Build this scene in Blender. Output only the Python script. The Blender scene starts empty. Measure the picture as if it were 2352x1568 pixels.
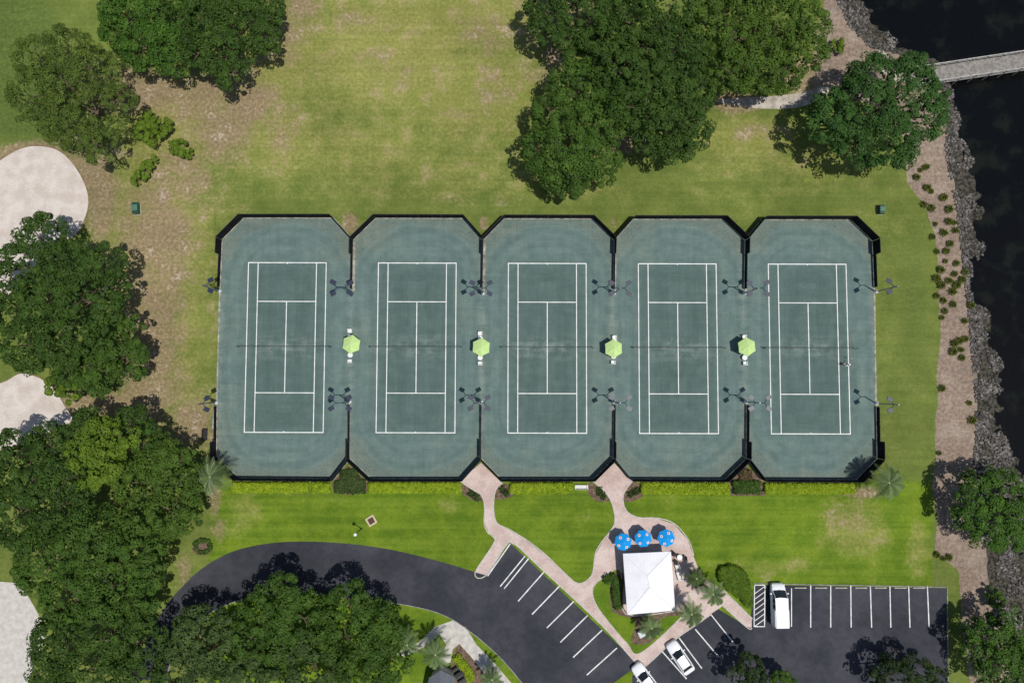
import bpy, bmesh, math, random
import numpy as np
from mathutils import Vector, Matrix, geometry
random.seed(7); rng=np.random.default_rng(7)
S=bpy.context.scene; COL=S.collection; PI=math.pi
# ---------------- camera model: drone 96 m up, 3.3 deg off vertical
F=1568.; D=95.7; T=math.radians(3.3)
CX,CY,CZ=0.,-D*math.sin(T),D*math.cos(T); sT,cT=math.sin(T),math.cos(T)
def P(px,py,z=0.):
    u=(px-1176)/F; v=(784-py)/F
    dx,dy,dz=u, sT+v*cT, -cT+v*sT
    t=(z-CZ)/dz
    return (CX+t*dx, CY+t*dy)
def P3(px,py,z=0.):
    a=P(px,py,z); return Vector((a[0],a[1],z))
def topx(X,Y):
    rx,ry,rz=X-CX,Y-CY,-CZ
    f=ry*sT-rz*cT; uu=ry*cT+rz*sT
    return 1176+F*rx/f, 784-F*uu/f
M2=D/F
# ---------------- materials
class NT:
    def __init__(s,name,rough=.85,spec=.3):
        s.m=bpy.data.materials.new(name); s.m.use_nodes=True; s.t=s.m.node_tree; s.t.nodes.clear()
        s.o=s.t.nodes.new('ShaderNodeOutputMaterial'); s.b=s.t.nodes.new('ShaderNodeBsdfPrincipled')
        s.t.links.new(s.b.outputs[0],s.o.inputs[0]); s.b.inputs['Roughness'].default_value=rough
        s.b.inputs['Specular IOR Level'].default_value=spec; s._p=None
    def set(s,sock,v):
        if isinstance(v,bpy.types.NodeSocket): s.t.links.new(v,sock)
        else: sock.default_value=(*v,1) if isinstance(v,tuple) and len(v)==3 and sock.type=='RGBA' else v
    def pos(s):
        if not s._p:
            g=s.t.nodes.new('ShaderNodeNewGeometry'); s._p=g.outputs['Position']
        return s._p
    def objc(s):
        return s.t.nodes.new('ShaderNodeTexCoord').outputs['Object']
    def noise(s,scale,detail=3,rough=.6,vec=None,stretch=None,color=False):
        n=s.t.nodes.new('ShaderNodeTexNoise'); v=vec or s.pos()
        if stretch:
            m=s.t.nodes.new('ShaderNodeMapping'); s.t.links.new(v,m.inputs[0]); m.inputs['Scale'].default_value=stretch; v=m.outputs[0]
        s.t.links.new(v,n.inputs['Vector']); n.inputs['Scale'].default_value=scale
        n.inputs['Detail'].default_value=detail; n.inputs['Roughness'].default_value=rough
        return n.outputs['Color' if color else 'Fac']
    def ma(s,op,a,b=0.,c=0.):
        n=s.t.nodes.new('ShaderNodeMath'); n.operation=op
        for i,v in enumerate((a,b,c)): s.set(n.inputs[i],v)
        return n.outputs[0]
    def ramp(s,v,a,b,lo=0.,hi=1.):
        n=s.t.nodes.new('ShaderNodeMapRange'); n.interpolation_type='SMOOTHSTEP'
        s.set(n.inputs[0],v); n.inputs[1].default_value=a; n.inputs[2].default_value=b; n.inputs[3].default_value=lo; n.inputs[4].default_value=hi
        return n.outputs[0]
    def mix(s,f,a,b,mode='MIX'):
        n=s.t.nodes.new('ShaderNodeMix'); n.data_type='RGBA'; n.blend_type=mode
        s.set(n.inputs[0],f); s.set(n.inputs[6],a); s.set(n.inputs[7],b); return n.outputs[2]
    def scale(s,c,f):
        n=s.t.nodes.new('ShaderNodeVectorMath'); n.operation='SCALE'; s.set(n.inputs[0],c); s.set(n.inputs[3],f); return n.outputs[0]
    def attr(s,name):
        n=s.t.nodes.new('ShaderNodeAttribute'); n.attribute_name=name; return n
    def sep(s,v):
        n=s.t.nodes.new('ShaderNodeSeparateXYZ'); s.t.links.new(v,n.inputs[0]); return n.outputs
    def col(s,c): s.set(s.b.inputs['Base Color'],c)
    def bump(s,h,st=.3,d=.05):
        n=s.t.nodes.new('ShaderNodeBump'); n.inputs['Strength'].default_value=st; n.inputs['Distance'].default_value=d
        s.t.links.new(h,n.inputs['Height']); s.t.links.new(n.outputs[0],s.b.inputs['Normal'])
MC={}
def mat(name,c,rough=.7,var=.15,sc=3.,spec=.3,metal=0.):
    if name in MC: return MC[name]
    m=NT(name,rough,spec); f=m.noise(sc,3,.6,m.objc())
    k=m.ramp(f,.3,.7,1-var,1+var)
    m.col(m.scale(tuple(c),k)); m.b.inputs['Metallic'].default_value=metal
    MC[name]=m.m; return m.m
LU1,LU2,LU3=(.086,.155,.012),(.142,.210,.016),(.17,.225,.026)
def mat_ground():
    m=NT('lawn_and_soil',.95,.1)
    a=m.attr('mask'); R,G,B=m.sep(a.outputs['Color'])
    a2=m.attr('mask2'); U,V,Wd=m.sep(a2.outputs['Color'])
    nb=m.noise(.07,3); nm=m.noise(.35,4,.65); nf=m.noise(2.2,3,.7); nu=m.noise(9,2,.7); nq=m.noise(.11,5,.6)
    st=m.noise(1.,2,.6,stretch=(.03,1.1,1))
    def th(x,amp,f,a_=.3,b_=.7,big=0.):
        d=m.ma('MULTIPLY',m.ma('SUBTRACT',nm,.5),amp); e=m.ma('MULTIPLY',m.ma('SUBTRACT',nf,.5),f)
        s_=m.ma('ADD',m.ma('ADD',x,d),e)
        if big: s_=m.ma('ADD',s_,m.ma('MULTIPLY',m.ma('SUBTRACT',nq,.5),big))
        return m.ramp(s_,a_,b_)
    base=m.mix(m.ramp(nm,.3,.7),(.112,.152,.031),(.160,.192,.044))
    lush=m.mix(m.ramp(nm,.35,.65),LU1,LU2)
    lush=m.mix(m.ramp(st,.35,.65,0.,.35),lush,LU3)
    dry=m.mix(m.ramp(nf,.3,.7),(.225,.235,.058),(.290,.275,.085))
    dry=m.mix(m.ramp(nq,.42,.66,0.,.6),dry,(.165,.200,.037)); dry=m.mix(m.ramp(nm,.50,.66,0.,.65),dry,(.32,.262,.125))
    soil=m.mix(m.ramp(nf,.25,.75),(.205,.152,.082),(.315,.235,.145))
    soil=m.mix(m.ramp(m.ma('ADD',m.ma('MULTIPLY',nm,.6),m.ma('MULTIPLY',nf,.4)),.55,.65,0.,.65),soil,(.48,.40,.32))
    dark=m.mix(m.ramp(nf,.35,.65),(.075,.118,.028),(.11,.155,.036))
    mul=m.mix(m.ramp(nf,.3,.7),(.205,.150,.112),(.295,.225,.172))
    mul=m.mix(m.ramp(nm,.5,.66,0.,.5),mul,(.36,.30,.24)); mul=m.mix(m.ramp(nu,.55,.68,0.,.3),mul,(.42,.37,.31))
    mud=m.mix(m.ramp(nf,.4,.6),(.026,.024,.018),(.085,.078,.062))
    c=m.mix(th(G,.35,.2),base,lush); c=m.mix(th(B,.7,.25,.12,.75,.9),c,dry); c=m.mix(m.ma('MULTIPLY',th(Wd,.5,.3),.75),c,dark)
    c=m.mix(m.ma('MULTIPLY',th(R,.9,.5,.14,.72,.7),.92),c,soil); c=m.mix(th(U,.25,.35,.4,.6),c,mul); c=m.mix(th(V,.3,.3,.4,.6),c,mud)
    k=m.ma('MULTIPLY',m.ramp(nu,.25,.75,.78,1.22),m.ramp(st,.3,.7,.93,1.06))
    k=m.ma('MULTIPLY',k,m.ramp(nf,.3,.7,.90,1.10)); k=m.ma('MULTIPLY',k,m.ramp(nb,.3,.7,.90,1.10))
    m.col(m.scale(c,k)); m.bump(nu,.5,.08); return m.m
def mat_lawn():
    m=NT('lush_lawn',.95,.1); nm=m.noise(.35,4,.65); nu=m.noise(9,2,.7)
    c=m.mix(m.ramp(nm,.35,.65),LU1,LU2); m.col(m.scale(c,m.ramp(nu,.25,.75,.76,1.24))); return m.m
def mat_sand():
    m=NT('bunker_sand',.95,.1); nm=m.noise(.5,4,.6); nf=m.noise(7,3,.7); st=m.noise(1,2,stretch=(.6,2.5,1))
    c=m.mix(m.ramp(nm,.35,.65),(.53,.46,.40),(.63,.57,.51)); c=m.mix(m.ramp(st,.55,.7,0.,.25),c,(.44,.37,.30))
    m.col(m.scale(c,m.ramp(nf,.3,.7,.87,1.1))); m.bump(nf,.4,.05); return m.m
def mat_asphalt():
    m=NT('worn_asphalt',.85,.25); nb=m.noise(.12,3,.6); nm=m.noise(1.2,4,.7); nf=m.noise(14,2,.7)
    c=m.mix(m.ramp(nb,.35,.65),(.029,.031,.039),(.054,.054,.065)); c=m.mix(m.ramp(nm,.60,.72,0,.55),c,(.020,.020,.025))
    k=m.ma('MULTIPLY',m.ramp(nf,.25,.75,.80,1.25),m.ramp(nm,.3,.7,.84,1.14)); m.col(m.scale(c,k)); m.bump(nf,.3,.02); return m.m
def mat_paver():
    m=NT('pink_pavers',.85,.2); nb=m.noise(.35,4,.6); nf=m.noise(6,3,.8)
    c=m.mix(m.ramp(nb,.35,.65),(.52,.395,.345),(.66,.54,.485))
    br=m.t.nodes.new('ShaderNodeTexBrick'); m.t.links.new(m.pos(),br.inputs['Vector']); br.inputs['Scale'].default_value=1.6
    br.inputs['Color1'].default_value=(1,1,1,1); br.inputs['Color2'].default_value=(.90,.88,.88,1); br.inputs['Mortar'].default_value=(.80,.78,.78,1)
    c=m.mix(1.,c,br.outputs['Color'],'MULTIPLY'); m.col(m.scale(c,m.ramp(nf,.3,.7,.88,1.1))); return m.m
def mat_court(x0,yc,ang):
    m=NT('green_clay_court',.9,.15)
    mp=m.t.nodes.new('ShaderNodeMapping'); mp.vector_type='TEXTURE'; m.t.links.new(m.pos(),mp.inputs[0])
    mp.inputs['Location'].default_value=(x0,yc,0); mp.inputs['Rotation'].default_value=(0,0,ang)
    X,Y,Z=m.sep(mp.outputs[0])
    xm=m.ma('FLOORED_MODULO',m.ma('ADD',X,SP/2),SP); dx=m.ma('ABSOLUTE',m.ma('SUBTRACT',xm,SP/2)); dy=m.ma('ABSOLUTE',Y)
    nb=m.noise(.12,3,.6); nm=m.noise(.6,4,.7); nf=m.noise(4,3,.75); nu=m.noise(14,2,.7)
    sx=m.noise(1,3,.7,stretch=(.10,1.0,1)); sy=m.noise(1,3,.7,stretch=(1.6,.10,1))
    inn=m.ma('MULTIPLY',m.ramp(dx,4.3,7.2,1,0),m.ramp(dy,10.6,13.4,1,0))
    inn=m.ma('MULTIPLY',inn,m.ramp(m.ma('ADD',m.ma('MULTIPLY',nb,.6),m.ma('MULTIPLY',nm,.4)),.32,.6,.6,1.))
    out=m.mix(m.ramp(nm,.25,.75),(.100,.154,.141),(.134,.190,.172))
    out=m.mix(m.ramp(m.ma('ADD',m.ma('MULTIPLY',nb,.7),m.ma('MULTIPLY',nm,.3)),.48,.64,0,.35),out,(.180,.212,.165))
    core=m.mix(m.ramp(nm,.25,.75),(.064,.104,.093),(.092,.138,.122))
    c=m.mix(m.ma('MULTIPLY',inn,.85),out,core)
    ex=m.ma('MAXIMUM',m.ma('SUBTRACT',dx,1.),0.); ey=m.ma('MAXIMUM',m.ma('SUBTRACT',dy,9.),0.)
    d=m.ma('SQRT',m.ma('ADD',m.ma('MULTIPLY',ex,ex),m.ma('MULTIPLY',ey,ey)))
    d=m.ma('ADD',d,m.ma('MULTIPLY',nb,2.2))
    cv=m.t.nodes.new('ShaderNodeCombineXYZ'); m.t.links.new(d,cv.inputs[0]); m.t.links.new(m.ma('MULTIPLY',nb,1.5),cv.inputs[1])
    rg=m.noise(.9,2,.6,cv.outputs[0]); k=m.ramp(rg,.3,.7,.92,1.08)
    wear=m.ma('MULTIPLY',m.ma('MULTIPLY',m.ramp(dy,.1,2.4,1,0),m.ramp(dx,2.,6.,1,0)),m.ramp(m.ma('ADD',m.ma('MULTIPLY',nm,.6),m.ma('MULTIPLY',sx,.4)),.42,.62))
    c=m.mix(m.ma('MULTIPLY',wear,.5),c,(.24,.28,.25))
    seam=m.ma('MULTIPLY',m.ramp(dx,8.0,9.1,0,1),m.ramp(m.ma('ADD',m.ma('MULTIPLY',nm,.6),m.ma('MULTIPLY',sx,.4)),.42,.62))
    c=m.mix(m.ma('MULTIPLY',seam,.4),c,(.22,.26,.215))
    far=m.ma('MULTIPLY',m.ramp(d,8.6,10.2,0,1),m.ramp(nf,.38,.6)); c=m.mix(m.ma('MULTIPLY',far,.42),c,(.22,.22,.165))
    k=m.ma('MULTIPLY',k,m.ramp(sx,.3,.7,.94,1.06)); k=m.ma('MULTIPLY',k,m.ramp(sy,.3,.7,.95,1.05)); k=m.ma('MULTIPLY',k,m.ramp(nu,.3,.7,.94,1.06)); k=m.ma('MULTIPLY',k,m.ramp(nf,.3,.7,.95,1.05))
    m.col(m.scale(c,k)); return m.m
def mat_water():
    m=NT('dark_water',.15,.16); nm=m.noise(.25,4,.6); nf=m.noise(2.5,3,.7)
    c=m.mix(m.ramp(nm,.5,.68),(.003,.0035,.004),(.009,.011,.008)); c=m.mix(m.ramp(nf,.66,.74,0,.6),c,(.03,.038,.024)); m.col(c); m.bump(nf,.25,.05); return m.m
def mat_leaf(name,dk,lt,rough=.6):
    if name in MC: return MC[name]
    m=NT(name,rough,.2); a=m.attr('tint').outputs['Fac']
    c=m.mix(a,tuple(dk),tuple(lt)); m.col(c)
    tr=m.t.nodes.new('ShaderNodeBsdfTranslucent'); m.set(tr.inputs[0],m.scale(c,1.25)); mx=m.t.nodes.new('ShaderNodeMixShader'); mx.inputs[0].default_value=.33
    m.t.links.new(m.b.outputs[0],mx.inputs[1]); m.t.links.new(tr.outputs[0],mx.inputs[2]); m.t.links.new(mx.outputs[0],m.o.inputs[0])
    MC[name]=m.m; return m.m
L_OAK=mat_leaf('oak_leaves',(.024,.054,.010),(.084,.158,.023))
L_DEEP=mat_leaf('deep_green_leaves',(.022,.062,.013),(.082,.180,.034))
L_FRESH=mat_leaf('fresh_green_leaves',(.028,.070,.010),(.110,.225,.026))
L_BRT=mat_leaf('bright_leaves',(.060,.115,.009),(.210,.310,.030))
L_PINE=mat_leaf('olive_leaves',(.050,.085,.014),(.165,.235,.040))
L_LIVE=mat_leaf('yellowish_oak_leaves',(.038,.078,.010),(.130,.218,.030))
L_MID=mat_leaf('mid_leaves',(.028,.066,.010),(.104,.192,.026))
L_GREY=mat_leaf('grey_green_leaves',(.034,.064,.017),(.108,.170,.045))
L_DARK=mat_leaf('shaded_leaves',(.010,.022,.008),(.050,.090,.020))
L_HEDGE=mat_leaf('hedge_leaves',(.18,.28,.008),(.42,.53,.03))
L_LAWNH=mat_leaf('rounded_hedge_leaves',(.055,.110,.008),(.165,.265,.018))
L_PALM=mat_leaf('palm_leaves',(.040,.075,.022),(.22,.30,.12),.4)
L_COVER=mat_leaf('cover_leaves',(.035,.065,.014),(.10,.15,.04))
L_RED=mat_leaf('reddish_leaves',(.09,.06,.03),(.18,.15,.06))
BARK=mat('bark',(.14,.10,.07),.95,.3,4)
WHITE=mat('white_paint',(.78,.78,.77),.5,.04,1); BLACK=mat('black_metal',(.02,.02,.022),.45,.1,2,.4)
SCREEN=mat('black_windscreen',(.013,.014,.015),.9,.35,.8,.1)
CONC=mat('pale_concrete',(.48,.45,.40),.9,.18,2); LOTK=mat('grey_kerb_concrete',(.27,.26,.25),.9,.3,1.5); STEEL=mat('galvanised_steel',(.30,.31,.33),.4,.1,3,.5,.5)
SLATE=mat('slate_blue_metal',(.026,.034,.060),.4,.15,2,.4); GLASS=mat('dark_glass',(.015,.02,.025),.08,.1,1,.6)
RUBBER=mat('tyre_rubber',(.02,.02,.02),.9,.1,3); LIME=mat('lime_canvas',(.50,.68,.26),.85,.06,1.5,.1); BLUE=mat('blue_canvas',(.012,.29,.70),.8,.08,1.5,.1)
RED=mat('red_print',(.6,.05,.03),.7,.05); MULCH=mat('mulch',(.145,.10,.07),.95,.4,2.5,.1)
WOOD=mat('weathered_wood',(.30,.27,.24),.9,.25,1.5,.1); LINE=mat('line_paint',(.78,.78,.74),.7,.12,1.2); PLINE=mat('parking_paint',(.70,.70,.68),.8,.2,1.5)
CARW=mat('white_car_paint',(.80,.81,.82),.18,.02,1,.6); GREENM=mat('green_enamel',(.025,.095,.055),.5,.15,2); CLOUDY=mat('lamp_lens',(.5,.5,.48),.3,.05)
# ---------------- builders
BASE={}
def tag(o,label=None,cat=None,group=None,kind=None):
    if label: o['label']=label
    if cat: o['category']=cat
    if group: o['group']=group
    if kind: o['kind']=kind
    return o
def thing(name,label,cat,loc=(0,0,0),group=None):
    o=bpy.data.objects.new(name,None); COL.objects.link(o); o.location=loc; o.empty_display_size=.3
    BASE[o.name]=Vector(loc); return tag(o,label,cat,group)
def link(name,me,m,parent=None):
    o=bpy.data.objects.new(name,me); COL.objects.link(o)
    if m is not None and not me.materials:
        for q in (m if isinstance(m,(list,tuple)) else [m]): me.materials.append(q)
    if parent is not None:
        o.parent=parent; b=BASE[parent.name]; BASE[o.name]=b
        if b.length>0: me.transform(Matrix.Translation(-b))
    else: BASE[o.name]=Vector((0,0,0))
    return o
def obj(name,bm,m,parent=None,smooth=False,kind=None):
    me=bpy.data.meshes.new(name); bmesh.ops.recalc_face_normals(bm,faces=bm.faces); bm.to_mesh(me); bm.free()
    if smooth:
        for p in me.polygons: p.use_smooth=True
    o=link(name,me,m,parent)
    if kind: o['kind']=kind
    return o
def one(name,bm,m,label,cat,base,group=None,smooth=False):
    me=bpy.data.meshes.new(name); bmesh.ops.recalc_face_normals(bm,faces=bm.faces); bm.to_mesh(me); bm.free()
    me.transform(Matrix.Translation(-Vector(base)))
    if smooth:
        for p in me.polygons: p.use_smooth=True
    o=link(name,me,m); o.location=base; return tag(o,label,cat,group)
NB=bmesh.new
def box(bm,c,s,rz=0.,bev=0.):
    r=bmesh.ops.create_cube(bm,size=1.); v=r['verts']
    bmesh.ops.scale(bm,vec=s,verts=v)
    if rz: bmesh.ops.rotate(bm,cent=(0,0,0),matrix=Matrix.Rotation(rz,3,'Z'),verts=v)
    bmesh.ops.translate(bm,vec=c,verts=v)
    if bev:
        es=list({e for q in v for e in q.link_edges}); bmesh.ops.bevel(bm,geom=es,offset=bev,segments=2,affect='EDGES')
    return bm
def tube(bm,p0,p1,r0,r1=None,seg=8,caps=True):
    r1=r0 if r1 is None else r1; p0=Vector(p0); p1=Vector(p1); d=p1-p0; L=d.length
    if L<1e-6: return bm
    mt=Matrix.Translation((p0+p1)/2)@d.to_track_quat('Z','Y').to_matrix().to_4x4()
    bmesh.ops.create_cone(bm,cap_ends=caps,cap_tris=False,segments=seg,radius1=r0,radius2=max(r1,1e-4),depth=L,matrix=mt); return bm
def catmull(pts,closed=True,sub=6):
    n=len(pts); out=[]
    rg=range(n) if closed else range(n-1)
    g=lambda i: pts[i%n] if closed else pts[max(0,min(n-1,i))]
    for i in rg:
        a,b,c,d=[np.array(g(i+k),float) for k in (-1,0,1,2)]
        for j in range(sub):
            t=j/sub; out.append(tuple(.5*((2*b)+(-a+c)*t+(2*a-5*b+4*c-d)*t*t+(-a+3*b-3*c+d)*t**3)))
    if not closed: out.append(tuple(pts[-1]))
    return out
def poly(name,px,z,m,thick=0.,smooth=True,kind='structure',world=False):
    pts=catmull(px) if smooth else px
    w=[Vector((*(q if world else P(*q)),z)) for q in pts]
    tri=geometry.tessellate_polygon([w]); bm=NB(); vs=[bm.verts.new(q) for q in w]
    for t in tri:
        try: bm.faces.new([vs[i] for i in t])
        except ValueError: pass
    bm.normal_update()
    for f in bm.faces:
        if f.normal.z<0: f.normal_flip()
    if thick:
        lo=[bm.verts.new((q.x,q.y,z-thick)) for q in w]; n=len(w)
        for i in range(n): bm.faces.new([vs[i],lo[i],lo[(i+1)%n],vs[(i+1)%n]])
    me=bpy.data.meshes.new(name); bm.to_mesh(me); bm.free(); o=link(name,me,m); o['kind']=kind; return o
def ribbon(bm,w,wd,z0,z1,closed=False):
    n=len(w); L=[];R=[]
    for i in range(n):
        a=w[(i-1)%n] if (closed or i>0) else w[i]; b=w[(i+1)%n] if (closed or i<n-1) else w[i]
        dx,dy=b[0]-a[0],b[1]-a[1]; l=math.hypot(dx,dy) or 1; nx,ny=-dy/l,dx/l
        L.append((w[i][0]+nx*wd/2,w[i][1]+ny*wd/2)); R.append((w[i][0]-nx*wd/2,w[i][1]-ny*wd/2))
    lt=[bm.verts.new((*q,z1)) for q in L]; rt=[bm.verts.new((*q,z1)) for q in R]
    lb=[bm.verts.new((*q,z0)) for q in L]; rb=[bm.verts.new((*q,z0)) for q in R]
    for i in range(n if closed else n-1):
        j=(i+1)%n
        bm.faces.new((lt[i],lt[j],rt[j],rt[i])); bm.faces.new((lt[i],lb[i],lb[j],lt[j])); bm.faces.new((rt[i],rt[j],rb[j],rb[i]))
    return bm
def line(bm,a,b,wd,z):
    ax,ay=a;bx,by=b; dx,dy=bx-ax,by-ay; l=math.hypot(dx,dy); nx,ny=-dy/l*wd/2,dx/l*wd/2
    bm.faces.new([bm.verts.new((ax+nx,ay+ny,z)),bm.verts.new((ax-nx,ay-ny,z)),bm.verts.new((bx-nx,by-ny,z)),bm.verts.new((bx+nx,by+ny,z))])
def copy_tree(o,parent=None,loc=None,rz=None,label=None,group=None):
    c=o.copy(); COL.objects.link(c)
    if parent: c.parent=parent
    if loc is not None: c.location=loc
    if rz is not None: c.rotation_euler[2]=rz
    if label: c['label']=label
    if group: c['group']=group
    for ch in list(o.children): copy_tree(ch,c)
    return c
# ---------------- numpy noise
LAT=np.random.default_rng(3).random((128,128))
def vn(x,y,f,o=0):
    x=x*f+o*17.3; y=y*f+o*9.1; xi=np.floor(x).astype(int); yi=np.floor(y).astype(int); u=x-xi; v=y-yi; u=u*u*(3-2*u); v=v*v*(3-2*v)
    g=lambda a,b: LAT[a%128,b%128]
    return (g(xi,yi)*(1-u)+g(xi+1,yi)*u)*(1-v)+(g(xi,yi+1)*(1-u)+g(xi+1,yi+1)*u)*v
def fbm(x,y,f,o=0,n=4):
    s=0;a=.5
    for k in range(n): s=s+a*vn(x,y,f*2**k,o+k); a*=.5
    return s
# ---------------- shore curves (authoring only)
SHY=[-100,0,50,90,110,150,200,300,360,420,470,540,600,660,700,760,830,900,1000,1060,1110,1200,1700]
SHX=[1900,1975,1995,2060,2105,2165,2188,2198,2232,2252,2228,2256,2236,2228,2246,2276,2288,2300,2310,2333,2360,2385,2415]
BKY=[-100,0,60,110,130,160,220,300,340,400,480,600,700,800,900,1000,1060,1150,1270,1350,1430,1568,1700]
BKX=[1850,1925,1955,2000,2080,2138,2174,2180,2176,2184,2202,2216,2227,2236,2243,2246,2240,2244,2266,2274,2296,2322,2342]
MUY=[-100,0,130,200,240,300,340,420,480,540,650,750,900,1000,1060,1100,1270,1310,1420,1568,1700]
MUX=[1880,1895,1870,1870,2000,2070,2080,2084,2125,2148,2155,2160,2153,2150,2148,2145,2152,2205,2210,2230,2240]
def shore(y): return np.interp(y,SHY,SHX)
def bank(y): return np.interp(y,BKY,BKX)
def wob(X,Y): return (fbm(X,Y,.25,31,4)-.45)*75
WL=-.42
# ---------------- ground
def ground():
    far=np.array([700,450,300,200,150,120,100,90.])
    xs=np.concatenate([-far,np.arange(-80,80.01,.35),far[::-1]]); ys=np.concatenate([-far,np.arange(-60,60.01,.35),far[::-1]])
    nx,ny=len(xs),len(ys); X,Y=np.meshgrid(xs,ys)
    r=np.hypot(X,Y); k=np.minimum(1,110/np.maximum(r,1e-3))
    px,py=topx(X*k,Y*k)
    bk=bank(py)+(fbm(X,Y,.4,9)-.5)*16; sh=np.maximum(shore(py)+wob(X,Y),bk+10)
    t=(px-bk)/np.maximum(sh-bk,8); Z=np.where(t<0,0,np.where(t<1,WL*t,WL-.5*(t-1))); Z=np.maximum(Z,-1.6)
    Z=Z+np.where(t>.1,1,0)*(fbm(X,Y,1.1,2)-.47)*.65
    Z=np.where(t<=.02,0,Z)
    def blobs(L):
        o=np.zeros_like(px)
        for b in L:
            cx,cy,rx,ry=b[:4]; v=b[4] if len(b)>4 else 1; a=math.radians(b[5]) if len(b)>5 else 0
            ux=(px-cx)*math.cos(a)+(py-cy)*math.sin(a); uy=-(px-cx)*math.sin(a)+(py-cy)*math.cos(a)
            o=np.maximum(o,v*np.exp(-(((ux/rx)**2+(uy/ry)**2)**1.2)*.8))
        return o
    bare=blobs([(355,560,95,190,.74),(355,780,75,200,.72),(345,900,100,90,.70),(250,930,120,38,.9),(230,440,45,120,.75),(340,210,130,60,.74),(490,210,140,65,.68,-25),(575,235,75,50,.8,-30),
      (500,300,85,90,.62),(420,400,85,120,.60),(180,420,70,90,.76),(60,345,120,22,.65,-8),(690,15,55,65,.6),(650,100,50,90,.55),(1690,235,70,22,.9),(1850,175,70,40,.85),(1930,110,60,70,.95),
      (1280,130,40,30,.8),(1450,330,50,22,.8),(430,970,75,70,.62),(1250,170,60,40,.5),(2050,130,60,40,.95),(1290,20,120,60,.55),(806,512,14,22,.9),(1110,512,10,18,.75),(1410,512,8,14,.55),(1980,1130,50,15,.65),
      (1960,1190,60,40,.36),(490,1150,18,60,.65),(425,1330,16,60,.55),(500,1210,20,40,.5),(1100,460,160,14,.3),(1250,70,60,110,.48),(1120,70,80,80,.42),(640,300,70,90,.42),(1140,200,60,80,.38),(820,50,180,40,.34),(900,160,120,60,.30),(1740,300,70,25,.36)])
    dry=blobs([(900,110,280,190,.76),(1080,210,210,160,.68),(640,130,110,150,.74),(640,320,140,110,.66),(850,340,260,100,.54),(1080,390,230,60,.5),(1100,30,160,90,.76),(1720,320,140,65,.66),(1800,380,240,45,.5),
      (1000,440,520,24,.40),(370,520,150,280,.7),(400,300,150,140,.7),(430,760,70,330,.56),(2050,520,60,30,.3),(1750,440,200,25,.32),(1960,1220,90,60,.62),(1800,1300,160,20,.35),(560,1170,40,60,.40),(2110,1260,30,80,.5),(1040,1160,30,20,.45)])
    lush=np.where((py>1080)&(px>480)&(px<2140),.85,0.)*np.clip((py-1080)/40,0,1)
    lush=np.maximum(lush,blobs([(560,330,80,70,.35),(1100,330,200,60,.35),(850,420,330,30,.3)]))
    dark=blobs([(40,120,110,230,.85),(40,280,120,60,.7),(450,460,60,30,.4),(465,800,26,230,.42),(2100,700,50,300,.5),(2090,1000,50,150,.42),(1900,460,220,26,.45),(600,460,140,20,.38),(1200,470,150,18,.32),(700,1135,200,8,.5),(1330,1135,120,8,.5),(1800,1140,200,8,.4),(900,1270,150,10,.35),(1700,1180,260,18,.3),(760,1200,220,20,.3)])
    mi=np.interp(py,MUY,MUX)+(fbm(X,Y,.25,11)-.5)*14
    mul=np.clip((px-mi)/10+.5,0,1); mud=np.clip((px-bk)/12+.5,0,1)
    n=nx*ny; co=np.stack([X,Y,Z],-1).reshape(-1,3)
    i=np.arange((ny-1)*(nx-1)); r_=i//(nx-1); c_=i%(nx-1); a=r_*nx+c_
    quads=np.stack([a,a+1,a+1+nx,a+nx],-1)
    me=bpy.data.meshes.new('ground'); me.vertices.add(n); me.vertices.foreach_set('co',co.ravel().astype(np.float32))
    me.loops.add(quads.size); me.loops.foreach_set('vertex_index',quads.ravel().astype(np.int32))
    me.polygons.add(len(quads)); me.polygons.foreach_set('loop_start',(np.arange(len(quads))*4).astype(np.int32)); me.polygons.foreach_set('loop_total',np.full(len(quads),4,np.int32))
    me.update(calc_edges=True)
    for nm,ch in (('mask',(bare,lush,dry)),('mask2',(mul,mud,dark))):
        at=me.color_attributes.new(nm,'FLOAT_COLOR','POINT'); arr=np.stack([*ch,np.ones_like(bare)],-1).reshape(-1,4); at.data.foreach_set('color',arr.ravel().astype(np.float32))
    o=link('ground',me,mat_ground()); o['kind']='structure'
    bm=NB(); vs=[bm.verts.new(q) for q in ((20,-700,WL),(700,-700,WL),(700,700,WL),(20,700,WL))]; bm.faces.new(vs)
    obj('water',bm,mat_water(),kind='structure')
ground()
LAWN=mat_lawn(); ASPH=mat_asphalt(); PAV=mat_paver(); SAND=mat_sand()
LIP=mat('bare_soil_lip',(.22,.155,.09),.95,.3,1.5,.1)
for pts in ([(-120,420),(-20,380),(40,345),(90,336),(140,350),(180,395),(202,450),(195,500),(165,545),(110,560),(60,640),(-40,700),(-140,600)],[(-120,900),(0,880),(50,858),(110,880),(150,935),(160,970),(60,1010),(-20,1040),(-120,1000)]):
    poly('sand_bunker',pts,.012,SAND); cx,cy=np.mean(pts,0); poly('bunker_lip',[(cx+(a-cx)*1.025,cy+(b-cy)*1.03) for a,b in pts],.007,LIP)
poly('sand_track',[(-120,1330),(0,1335),(50,1350),(100,1440),(90,1500),(50,1600),(20,1700),(-120,1700)],.010,mat('packed_sand',(.52,.49,.44),.95,.12,1.5))
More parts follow.
